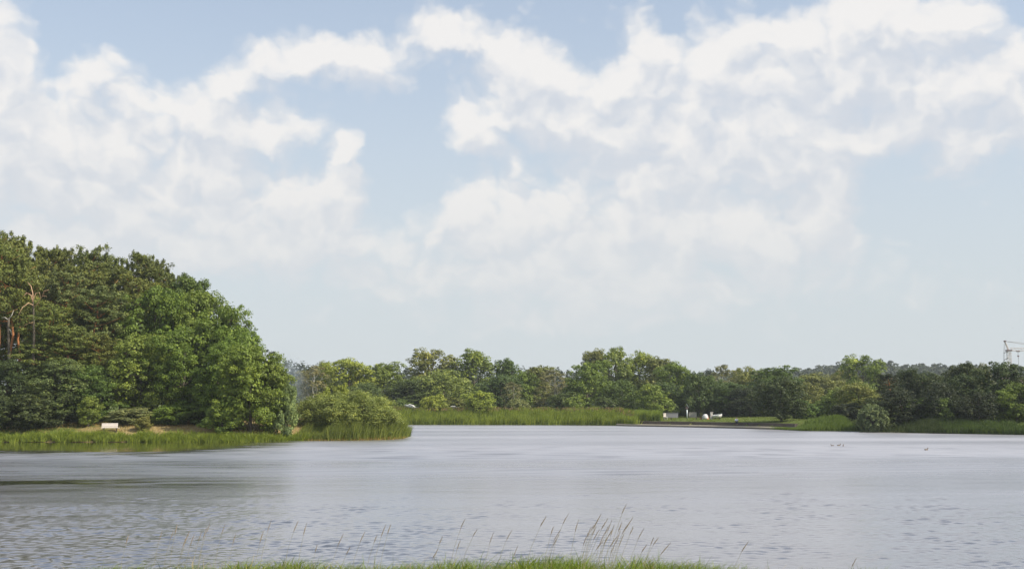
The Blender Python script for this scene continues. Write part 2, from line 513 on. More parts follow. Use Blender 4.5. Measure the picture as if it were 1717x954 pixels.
def build_water():
    r = np.random.default_rng(23)
    waves = []
    for k in range(84):                       # wind ripples, most of them running across the lake
        lam = 0.14 * (0.62 / 0.14) ** r.random()
        th = r.normal(R(100), R(36)); q = 2 * math.pi / lam
        waves.append((q * math.cos(th), q * math.sin(th), r.uniform(0, 6.28), 0.0215 / q, lam))
    for k in range(22):                       # longer swell, seen as streaks across the middle of the lake
        lam = r.uniform(1.1, 3.6); th = r.normal(R(97), R(14)); q = 2 * math.pi / lam
        waves.append((q * math.cos(th), q * math.sin(th), r.uniform(0, 6.28), 0.0120 / q, lam))

    def height(x, y, lmin):
        g_ = gusts(x, y); c = calmness(x, y)
        amp = (0.72 + 0.40 * g_) * (1 - 0.93 * c) * (1 - sstep(y, 96, 112))
        # patches where the ripples swell and fade
        pm = 0.75 + 0.35 * np.sin(0.9 * x + 0.4 * y) * np.sin(0.31 * x - 0.8 * y + 1.0) + 0.2 * np.sin(0.23 * x + 0.11 * y)
        h = np.zeros_like(x)
        for kx, ky, ph, a, lam in waves:
            h += (sstep(lam / lmin, 0.8, 1.6) if lam < 1 else 0.25 + 0.75 * sstep(y, 40, 62)) * a * np.sin(kx * x + ky * y + ph)
        return h * amp * pm
    root = empty('lake', (0, 0, 0)); tag(root, 'rippled grey lake water reflecting the pale sky', 'lake', kind='structure')
    m, g, out = newmat('lake_water')
    calm = g.new('ShaderNodeAttribute', attribute_name='calm').outputs['Fac']
    gust = g.new('ShaderNodeAttribute', attribute_name='gust').outputs['Fac']
    flat = g.new('ShaderNodeAttribute', attribute_name='far').outputs['Fac']
    # ripples too fine for the surface mesh are its roughness; more of it far out, where all are
    ro = g.m('ADD', g.m('ADD', 0.13, g.m('MULTIPLY', gust, 0.07)), g.m('MULTIPLY', flat, g.m('ADD', 0.20, g.m('MULTIPLY', gust, 0.08))))
    tc = g.new('ShaderNodeTexCoord')
    st, _ = g.noise(g.v('MULTIPLY', tc.outputs['Object'], (0.16, 0.75, 1.0)), 1.0, 4.0, 0.65)
    ro = g.m('MULTIPLY', ro, g.m('ADD', 0.62, g.m('MULTIPLY', st, 0.76)))
    ro = g.m('MULTIPLY', ro, g.m('SUBTRACT', 1.0, g.m('MULTIPLY', calm, 0.6)))
    body = g.new('ShaderNodeBsdfDiffuse'); body.inputs['Color'].default_value = (0.022, 0.018, 0.012, 1)
    gl = g.new('ShaderNodeBsdfGlossy'); gl.inputs['Color'].default_value = (0.985, 0.962, 0.985, 1)
    g.link(ro, gl.inputs['Roughness'])
    fr = g.new('ShaderNodeFresnel'); fr.inputs['IOR'].default_value = 2.4
    refl = g.m('SUBTRACT', 1.0, g.m('POWER', g.m('SUBTRACT', 1.0, fr.outputs[0]), 1.75))
    mx = g.new('ShaderNodeMixShader'); g.link(g.m('MULTIPLY', refl, g.m('SUBTRACT', 1.0, g.m('MULTIPLY', flat, 0.29))), mx.inputs[0]); g.link(body.outputs[0], mx.inputs[1]); g.link(gl.outputs[0], mx.inputs[2])
    g.link(mx.outputs[0], out.inputs[0])
    for nm, xs, ys in (('near_water', np.arange(-16, 16.01, 0.055), np.linspace(21, 31, 183)), ('near_water', np.arange(-21.5, 21.51, 0.075), np.linspace(31, 42, 148)), ('middle_water', np.arange(-30, 30.01, 0.125), np.linspace(42, 60, 145)), ('middle_water', np.arange(-62, 56.01, 0.25), np.linspace(60, 113, 213)),
                       ('far_water', np.arange(-80, 100.1, 2.0), np.arange(113, 222, 1.5)),
                       ('side_water', np.arange(-84, 99.1, 3.0), np.linspace(18, 21, 3)),
                       ('side_water', np.linspace(16, 99, 28), np.linspace(21, 31, 5)), ('side_water', np.linspace(-84, -16, 24), np.linspace(21, 31, 5)),
                       ('side_water', np.linspace(21.5, 99, 28), np.linspace(31, 42, 5)), ('side_water', np.linspace(-84, -21.5, 24), np.linspace(31, 42, 5)),
                       ('side_water', np.linspace(30, 99, 28), np.linspace(42, 60, 7)), ('side_water', np.linspace(-84, -30, 24), np.linspace(42, 60, 7)),
                       ('side_water', np.linspace(56, 101, 16), np.linspace(60, 113, 20)), ('side_water', np.linspace(-84, -62, 10), np.linspace(60, 113, 20))):
        fine = nm in ('near_water', 'middle_water')
        me, P = grid_mesh(nm, xs, ys, (lambda P: height(P[:, 0], P[:, 1], np.interp(P[:, 1], [21, 31, 42, 60, 113], [.13, .18, .27, .5, .8]))) if fine else (lambda P: np.zeros(len(P))))
        x, y = P[:, 0], P[:, 1]
        attr(me, 'calm', calmness(x, y)); attr(me, 'gust', gusts(x, y)); attr(me, 'far', (0.62 * sstep(y, 30, 62) + 0.38 * sstep(y, 60, 112)) * (1 - calmness(x, y)))
        me.materials.append(m); link(nm, me, root)


build_ground()
build_water()


def build_promenade():
    """stone edge of the lawn: low ledge at the water, riser, upper kerb"""
    line = [on_water(px, py) for px, py in [(1038, 713.6), (1060, 714.3), (1120, 715.4), (1180, 716.6), (1240, 718.0), (1300, 719.6), (1318, 720.4)]]
    line = [Vector((q[0], q[1], 0)) for q in line]

    def strip(y0, y1, z0, z1, name, mat, a=0, b=None):
        L = line[a:b]; mb = MB(); V = []
        for i, p in enumerate(L):
            t = (L[min(i + 1, len(L) - 1)] - L[max(i - 1, 0)]).normalized()
            n = Vector((-t.y, t.x, 0))
            V += [p + n * y0 + Vector((0, 0, z0)), p + n * y1 + Vector((0, 0, z0)), p + n * y1 + Vector((0, 0, z1)), p + n * y0 + Vector((0, 0, z1))]
        mb.rings([V[i:i + 4] for i in range(0, len(V), 4)])
        return mb.build(name, mat, root)
    root = empty('promenade', tuple(line[0]))
    tag(root, 'low stone promenade edge with two steps along the lawn', 'promenade', kind='structure')
    for f in [strip(-0.55, 1.6, -0.6, 0.16, 'footing', CONC_D), strip(-0.6, 1.58, 0.164, 0.36, 'ledge', CONCRETE),
              strip(1.5, 1.92, -0.3, 0.80, 'riser', CONC_D, 1), strip(1.46, 2.1, 0.804, 0.93, 'kerb', CONC_D, 1)]:
        f.matrix_parent_inverse = root.matrix_world.inverted()
        f.location = -root.location


build_promenade()

# ------------------------------------------------------------------ foliage generators


def unit(v): return v / np.maximum(np.linalg.norm(v, axis=-1, keepdims=True), 1e-9)


def leaves(C, out, rng, L, Wd, flat=0.2, jitter=0.6, up=0.25):
    """one folded leaf quad at each centre C, facing roughly outward/up"""
    n = len(C)
    N = unit(out * (1 - flat) + np.array([0, 0, up]) + rng.normal(0, jitter, (n, 3)) * 0.6)
    a = unit(np.cross(N, rng.normal(0, 1, (n, 3)))); b = np.cross(N, a)
    l = (L * rng.uniform(0.65, 1.3, n))[:, None]; w = (Wd * rng.uniform(0.7, 1.25, n))[:, None]
    V = np.stack([C - a * l * .5, C + b * w * .5 + N * w * .12, C + a * l * .5, C - b * w * .5 + N * w * .12], 1)
    return V.reshape(-1, 3)


def puffs(centers, radii, nper, rng, L, Wd, shell=0.55, up=0.25, flat=0.15, jitter=0.55):
    """leaf clumps: ellipsoidal puffs of leaves, thicker above than below"""
    Cs, Os, Ts = [], [], []
    for c, r in zip(centers, radii):
        n = max(6, int(nper * rng.uniform(0.75, 1.25)))
        d = unit(rng.normal(0, 1, (n, 3)))
        d[:, 2] = np.where(rng.random(n) < 0.55, np.abs(d[:, 2]), d[:, 2])
        rad = (shell + (1 - shell) * rng.random(n)) ** 0.8 * rng.uniform(0.85, 1.12, n)
        Cs.append(c + d * rad[:, None] * r); Os.append(d)
        Ts.append(np.clip(rng.normal(0.42 + rng.normal(0, 0.10), 0.17, n), 0, 1))
    C, O, T = np.concatenate(Cs), np.concatenate(Os), np.concatenate(Ts)
    return leaves(C, O, rng, L, Wd, flat, jitter, up), np.repeat(T, 4)


def wobble(p0, p1, n, amp, rng):
    p0, p1 = np.array(p0, float), np.array(p1, float)
    t = np.linspace(0, 1, n)[:, None]
    k = rng.normal(0, amp, (n, 3)); k[0] = 0; k[-1] = 0
    return p0 + (p1 - p0) * t + k * np.sin(t * math.pi)


PROTO = {}


def store(key, trunk, V, T, lmat):
    V = np.asarray(V)
    zmax = float(np.percentile(V[:, 2], 99.9)); wid = float(np.percentile(np.abs(V[:, :2]), 98.5) * 2)
    PROTO[key] = (trunk, quad_mesh('crown_' + key, V, 4, T, lmat), zmax, wid)


def broadleaf(key, seed, H=14.0, W=10.0, base=0.12, lobes=11, clumps=16, nper=95, L=0.24, clump_r=0.95, bark=None, spread=0.6, top=0.5, sparse=False):
    rng = np.random.default_rng(seed)
    mb = MB()
    top_h = H * 0.86
    tr = wobble((0, 0, -0.4), (rng.normal(0, .3), rng.normal(0, .3), top_h), 8, 0.16, rng)
    r0 = (0.021 * H + 0.05) * (0.55 if sparse else 1.0)
    mb.tube(tr, np.linspace(r0, 0.04, 8), 8)
    lc, lr = [], []
    for i in range(lobes):
        h = base + (0.90 - base) * ((i + 0.5) / lobes) ** 0.9 + rng.normal(0, 0.02)
        hc = base + (1 - base) * (1 - top) * 0.9
        prof = math.sqrt(max(0.06, 1 - ((h - hc) / (0.98 - hc if h > hc else hc - base * 0.4)) ** 2))
        a = i * 2.399 + rng.normal(0, 0.35)
        rr = W * 0.5 * prof * spread * rng.uniform(0.75, 1.12)
        lc.append((math.cos(a) * rr, math.sin(a) * rr, H * h))
        lr.append(W * 0.5 * (0.42 + 0.22 * prof) * rng.uniform(0.8, 1.15))
    lc.append((0, 0, H * 0.86)); lr.append(W * 0.22)
    lc = np.array(lc); lr = np.array(lr)
    C, RR = [], []
    for c, r in zip(lc, lr):
        h = c[2]
        j = np.clip(int(h / top_h * 7) - 1, 0, 6)
        mb.tube(wobble(tr[j], c, 4, 0.15, rng), [r0 * 0.38, r0 * 0.26, r0 * 0.17, 0.03], 5, False)
        n = int(clumps * rng.uniform(0.8, 1.2))
        d = unit(rng.normal(0, 1, (n * 2, 3)) + unit(np.array([c[0], c[1], 0.35 * H * 0.3]))[None] * 0.75)[:n]
        rad = rng.uniform(0.62, 1.05, n)[:, None]
        pos = c + d * rad * r * np.array([1, 1, 0.85])
        pos[:, 2] = np.maximum(pos[:, 2], H * base * 0.55 + 0.25)
        C.append(pos)
        q = clump_r * rng.uniform(0.65, 1.25, n)
        RR.append(np.stack([q, q, q * 0.72], 1))
        for k in range(0, n, 3):
            mb.tube([c, (c + pos[k]) / 2 + rng.normal(0, .1, 3), pos[k]], [r0 * .15, r0 * .1, 0.012], 4, False)
    C = np.concatenate(C); RR = np.concatenate(RR)
    V, T = puffs(C, RR, nper, rng, L, L * 0.8, shell=0.5)
    if not sparse:      # inner foliage
        ci = lc; ri = np.stack([lr * .72] * 3, 1)
        V2, T2 = puffs(ci, ri, nper * 2.6, rng, L * 1.9, L * 1.6, shell=0.3)
        V = np.concatenate([V, V2]); T = np.concatenate([T, T2])
    store(key, mb.mesh('trunk_' + key, bark or BARK, True), V, T, LEAF)


def pine(key, seed, H=21.0, W=8.0, base=0.40, nb=60, nper=85, L=0.36):
    rng = np.random.default_rng(seed)
    mb = MB()
    tr = wobble((0, 0, -0.4), (rng.normal(0, .5), rng.normal(0, .5), H * 0.97), 12, 0.14, rng)
    rad = np.linspace(0.27, 0.04, 12); mb.tube(tr, rad, 8)
    C, RR = [], []
    for i in range(nb):
        h = base + (0.97 - base) * (i / nb) ** 0.85
        u = (h - base) / (1 - base)
        ln = W * 0.5 * (0.55 + 0.75 * u - 1.05 * u * u + 0.25 * math.sqrt(max(0, 1 - u))) * rng.uniform(0.65, 1.15)
        a = i * 2.399 + rng.normal(0, 0.4)
        k = min(h / 0.97 * 11, 10.99); j = int(k)
        p0 = tr[j] + (tr[j + 1] - tr[j]) * (k - j)
        lift = ln * (0.10 + 0.55 * u) + rng.normal(0, 0.2)
        p2 = p0 + np.array([math.cos(a) * ln, math.sin(a) * ln, lift])
        pm = (p0 + p2) / 2 + np.array([0, 0, -0.12 * ln]) + rng.normal(0, 0.12, 3)
        rb = 0.085 * (1 - 0.6 * u)
        mb.tube([p0, pm, p2], [rb, rb * .65, 0.02], 5, False)
        m = max(3, int(ln * 1.7))
        for q in range(m):
            t = 0.36 + 0.68 * (q + rng.random()) / m
            b = (1 - t) ** 2 * p0 + 2 * t * (1 - t) * pm + t * t * p2
            off = rng.normal(0, 0.5, 3) * np.array([1, 1, 0.6]) + np.array([0, 0, 0.22])
            s = rng.uniform(0.62, 1.25) * (1.0 - 0.25 * u)
            C.append(b + off); RR.append((s, s, s * 0.62))
        if u > 0.4:      # upright young shoots
            for w_ in range(2): C.append(p2 * (1 - .25 * w_) + p0 * .25 * w_ + np.array([rng.normal(0, .3), rng.normal(0, .3), .45])); RR.append((0.24, 0.24, 0.62))
    for q in range(7):   # leader shoots
        C.append(tr[-1] + np.array([rng.normal(0, .35), rng.normal(0, .35), rng.uniform(-.6, .55)])); RR.append((0.42, 0.42, 0.5))
    V, T = puffs(np.array(C), np.array(RR), nper, rng, L, L * 0.30, shell=0.35, up=0.15, flat=0.1, jitter=0.9)
    store(key, mb.mesh('trunk_' + key, BARK_PINE, True), V, T, NEEDLE)


def thicket(key, seed, H=4.0, W=8.0, n=150, nper=70, L=0.26, thin=0.28, ball=False, lmat=None):
    """dome-shaped willow or shrub: many stems, narrow leaves along arching shoots"""
    rng = np.random.default_rng(seed)
    mb = MB(); C, RR = [], []
    for i in range(n):
        a = rng.uniform(0, 2 * math.pi); el = math.asin(rng.uniform(0.02, 1.0))
        rad = rng.uniform(0.55, 1.0) ** 0.6
        lump = 1 + 0.13 * math.sin(3 * a + seed) + 0.10 * math.sin(5 * a + 4 * el + seed * 2)
        p = np.array([math.cos(a) * math.cos(el) * W / 2, math.sin(a) * math.cos(el) * W / 2, math.sin(el) * H]) * rad * lump
        if ball:
            q = unit(rng.normal(0, 1, 3)) * rng.uniform(0.5, 1.0) ** 0.5 * (1 + 0.5 * (lump - 1)); p = np.array([q[0] * W / 2, q[1] * W / 2, H * 0.48 + q[2] * H * 0.5])
        else: p[2] = H * (max(p[2], 0) / H) ** 0.72
        p[2] = max(p[2], 0.25)
        C.append(p); s = rng.uniform(0.35, 0.75) * W / 8
        RR.append((s, s, s * 1.1))
        if i % 4 == 0:
            mb.tube([(p[0] * .12, p[1] * .12, -0.2), p * np.array([.45, .45, .6]), p], [0.07, 0.045, 0.012], 4, False)
    V, T = puffs(np.array(C), np.array(RR), nper, rng, L, L * thin, shell=0.2, up=0.5, flat=0.5, jitter=1.0)
    store(key, mb.mesh('trunk_' + key, BARK, True), V, T, lmat or LEAF)


# near wood (about 115 to 150 m away): fine leaves
broadleaf('oak_a', 1, 15, 11, 0.10, 13, 17, 105, 0.25)
broadleaf('oak_b', 2, 15, 10, 0.08, 13, 17, 105, 0.25, spread=0.66)
broadleaf('alder_a', 3, 11, 8.5, 0.06, 12, 17, 110, 0.22, 0.8, spread=0.68, top=0.55)
broadleaf('alder_b', 4, 10, 6.5, 0.05, 11, 16, 110, 0.22, 0.75)
broadleaf('slim_a', 5, 15, 7.0, 0.10, 12, 13, 95, 0.24, 0.8)
broadleaf('shrub_a', 6, 5, 4.6, 0.03, 9, 12, 90, 0.19, 0.55)
broadleaf('shrub_b', 7, 4, 4.6, 0.02, 9, 12, 90, 0.18, 0.5)
for k, s in enumerate((11, 12, 13, 14, 15)):
    pine('pine_%d' % k, s, 21, (8.5, 7.5, 9.2, 7.0, 8.4)[k], (0.24, 0.30, 0.20, 0.32, 0.24)[k])
pine('pine_bare', 16, 21, 7.0, 0.62, 30)
# far shore (about 150 to 320 m away): coarser leaves
broadleaf('far_round_a', 21, 14, 12, 0.08, 12, 15, 60, 0.34, 1.05)
broadleaf('far_round_b', 22, 14, 11, 0.06, 13, 14, 60, 0.34, 1.0, spread=0.68)
broadleaf('far_round_c', 23, 13, 13, 0.10, 12, 15, 60, 0.34, 1.1, spread=0.7)
broadleaf('far_tall_a', 24, 16, 9, 0.10, 13, 13, 56, 0.33, 0.95)
broadleaf('far_tall_b', 25, 17, 10.5, 0.12, 13, 13, 52, 0.34, 0.9, spread=0.72)
broadleaf('far_open', 26, 15, 9.5, 0.25, 9, 9, 46, 0.32, 0.75, spread=0.8, sparse=True)
broadleaf('far_birch', 27, 13, 6.5, 0.16, 10, 10, 42, 0.30, 0.7, bark=BARK_BIRCH, sparse=True)
broadleaf('far_small', 28, 6, 6, 0.03, 10, 12, 52, 0.28, 0.7)
broadleaf('far_trunk', 29, 9, 9, 0.17, 12, 15, 62, 0.28, 0.85, spread=0.7)
pine('far_pine', 30, 16, 6.5, 0.25, 36, 46, 0.45)
thicket('willow_big', 41, 5.0, 10.0, 420, 95, 0.30, 0.22)
thicket('willow_small', 42, 3.6, 4.4, 170, 75, 0.26, 0.24)
thicket('willow_far', 43, 4.0, 4.6, 300, 75, 0.28, 0.4, True)

# colours of living leaves; the two darkest have the right shore's shade painted in
GREENS = dict(
    oak=(0.075, 0.115, 0.022), oakd=(0.055, 0.090, 0.024), lime=(0.135, 0.175, 0.035), mid=(0.090, 0.130, 0.030), yell=(0.118, 0.148, 0.042),
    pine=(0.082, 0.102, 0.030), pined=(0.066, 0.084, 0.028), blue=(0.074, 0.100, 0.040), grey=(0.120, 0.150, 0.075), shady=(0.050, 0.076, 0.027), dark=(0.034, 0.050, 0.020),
    olive=(0.105, 0.120, 0.040), brown=(0.108, 0.112, 0.060), dark_shaded=(0.026, 0.036, 0.019), willow=(0.118, 0.158, 0.052), reed=(0.115, 0.155, 0.035))


def plant(name, proto, px, top, Y, wpx, col, label, cat='tree', group=None, seed=None, py0=None):
    """stand a tree or shrub at picture column px, Y metres out, its top at picture row top"""
    trunk, crown, H, W = PROTO[proto]
    x = at(px, top, Y)[0]; zt = at(px, top, Y)[2]
    zb = gz(x, Y)
    sz = (zt - zb) / H
    sxy = wpx * Y / FPX / W
    rnd = random.Random(seed if seed is not None else int(px * 7 + Y * 13))
    o = empty(name, (x, Y, zb - 0.05), rnd.uniform(0, 6.28))
    o.scale = (sxy, sxy, sz)
    tag(o, label, cat, group)
    t = link('trunk', trunk, o); c = link('crown', crown, o)
    k = rnd.uniform(0.9, 1.1) * 1.58; q = GREENS[col] if isinstance(col, str) else col
    c.color = (q[0] * k * 1.16 * rnd.uniform(0.94, 1.06), q[1] * k * 1.08, q[2] * k * 0.9, 1)
    return o


# ------------------------------------------------------------------ the wood on the left shore
G = 'pines of the wood above the bench'
pines = [  # px, top, Y, width px, proto, colour, label
    (-12, 384, 131, 120, 'pine_0', 'pine', 'tallest pine with bare reddish trunk, cut by the left picture edge'),
    (28, 394, 139, 110, 'pine_1', 'pine', 'tall pine second from the left picture edge on the skyline'),
    (66, 412, 143, 105, 'pine_2', 'pine', 'broad pine on the skyline, third from the left picture edge'),
    (104, 414, 147, 95, 'pine_3', 'pined', 'pine with a pointed tip on the skyline, fourth from the left edge'),
    (146, 411, 142, 90, 'pine_4', 'pined', 'dark pine whose two spiky tips stand above its neighbours'),
    (190, 425, 146, 100, 'pine_0', 'pine', 'rounded pine on the skyline above the white bench'),
    (224, 424, 150, 95, 'pine_2', 'pine', 'pine on the skyline just past the white bench'),
    (257, 438, 146, 95, 'pine_1', 'pined', 'pine on the sloping skyline, second before the leafy trees begin'),
    (287, 452, 143, 85, 'pine_4', 'pined', 'last pine on the skyline before the leafy trees begin'),
    (100, 455, 131, 120, 'pine_2', 'blue', 'bluish pine in the second row behind the dead branches'),
    (155, 478, 129, 120, 'pine_0', 'blue', 'broad bluish pine in the second row straight above the bench'),
    (212, 490, 133, 105, 'pine_3', 'pine', 'pine in the second row beside the tall oak'),
    (88, 505, 126, 105, 'pine_4', 'pine', 'low-crowned pine just right of the dead forked branches'),
    (120, 545, 124, 110, 'pine_1', 'pine', 'short pine in front of the wood, over the bluish oak'),
    (182, 560, 125.5, 100, 'pine_2', 'pine', 'short dense pine standing behind the white bench'),
    (30, 432, 133, 125, 'pine_2', 'pine', 'full pine in the second row above the dead forked branches'),
    (128, 440, 136, 115, 'pine_0', 'pine', 'full pine in the second row below the two spiky tips'),
    (172, 448, 139, 110, 'pine_2', 'pined', 'dark pine in the second row, up the slope from the bench'),
    (236, 462, 139, 110, 'pine_4', 'pine', 'pine in the second row behind the big middle oak'),
    (4, 408, 125.5, 85, 'pine_bare', 'pine', 'pine with a long bare red trunk at the left picture edge'),
    (24, 425, 126.5, 80, 'pine_bare', 'pine', 'second bare red-trunked pine from the left picture edge'),
    (42, 440, 127.5, 75, 'pine_bare', 'pine', 'third bare red-trunked pine, just behind the dead forked branches'),
]
for (px, top, Y, w, pr, c, lab) in pines:
    plant('pine_tree', pr, px, top, Y, w, c, lab, 'tree', G)
G = 'leafy trees of the wood on the near shore'
for (nm, px, top, Y, w, pr, c, lab) in [
    ('oak_tree', 318, 458, 138, 75, 'slim_a', 'oakd', 'slim dark leafy tree with a pointed top next to the pines'),
    ('oak_tree', 262, 478, 132, 130, 'oak_a', 'oak', 'big oak in the middle of the wood, right of the pines'),
    ('oak_tree', 345, 486, 133, 115, 'oak_b', 'oak', 'tall oak with a rounded top on the falling skyline'),
    ('oak_tree', 378, 512, 128, 105, 'oak_a', 'oak', 'oak at the outer edge of the wood, stepping down to the water'),
    ('oak_tree', 240, 560, 125, 120, 'oak_b', 'mid', 'lit yellow-green oak at the front of the wood, right of the bench'),
    ('oak_tree', 310, 545, 125, 120, 'oak_a', 'oak', 'wide green oak in the front row over the dry grass'),
    ('oak_tree', 375, 572, 121.5, 110, 'oak_b', 'oak', 'leafy oak in the front row beside the shore alder'),
    ('oak_tree', 404, 546, 125, 95, 'oak_a', 'oak', 'oak rising just behind the spreading shore alder'),
    ('alder_tree', 424, 578, 117.6, 112, 'alder_a', 'oak', 'spreading alder leaning over the water at the end of the wood'),
    ('alder_tree', 455, 606, 118.5, 80, 'alder_b', 'mid', 'lower bright alder at the tip of the wood, beside the willow thicket'),
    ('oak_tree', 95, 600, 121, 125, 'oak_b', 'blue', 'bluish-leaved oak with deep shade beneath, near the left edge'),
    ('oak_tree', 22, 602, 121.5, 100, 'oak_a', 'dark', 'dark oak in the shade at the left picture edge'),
    ('oak_tree', 160, 610, 122.5, 105, 'oak_a', 'oakd', 'small dark oak straight behind the white bench'),
    ('shrub', 150, 664, 118.6, 40, 'alder_b', 'mid', 'young yellow-green shrub on the bank left of the bench'),
    ('shrub', 372, 672, 117, 62, 'shrub_a', 'mid', 'rounded light green shrub on the dry grass before the alder'),
    ('shrub', 217, 682, 121, 80, 'shrub_b', 'grey', 'low grey-green shrub spreading behind the white bench'),
    ('shrub', 240, 696, 117.5, 28, 'shrub_b', 'olive', 'small olive shrub on the dry grass right of the bench'),
    ('shrub', 285, 676, 121, 70, 'shrub_b', 'oak', 'green shrub at the foot of the oaks over the dry grass'),
    ('shrub', 332, 672, 121.5, 75, 'shrub_a', 'oakd', 'dark green shrub closing the wood edge behind the dry grass'),
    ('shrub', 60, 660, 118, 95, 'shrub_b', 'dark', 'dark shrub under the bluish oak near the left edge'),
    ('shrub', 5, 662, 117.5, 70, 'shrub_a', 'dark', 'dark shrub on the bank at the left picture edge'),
    ('willow_bush', 480, 644, 117.5, 36, 'shrub_a', (0.105, 0.145, 0.065), 'silvery upright willow at the last alder by the water'),
]:
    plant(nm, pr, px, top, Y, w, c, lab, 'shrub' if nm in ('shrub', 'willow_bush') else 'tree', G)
plant('willow_bush', 'willow_big', 588, 654, 124.5, 168, 'willow', 'big domed willow thicket on the reedy spit', 'bush')
plant('willow_bush', 'willow_small', 520, 668, 128, 55, 'grey', 'greyish willow bush between the wood and the big thicket', 'bush')
plant('willow_bush', 'willow_small', 640, 690, 124, 68, 'willow', 'low willow at the tip of the reedy spit', 'bush')
plant('young_tree', 'far_small', 572, 640, 133, 26, 'lime', 'young bright sapling rising behind the big willow thicket', 'tree')
plant('young_tree', 'far_small', 546, 650, 134, 24, 'lime', 'small narrow sapling behind the left side of the willow thicket', 'tree')

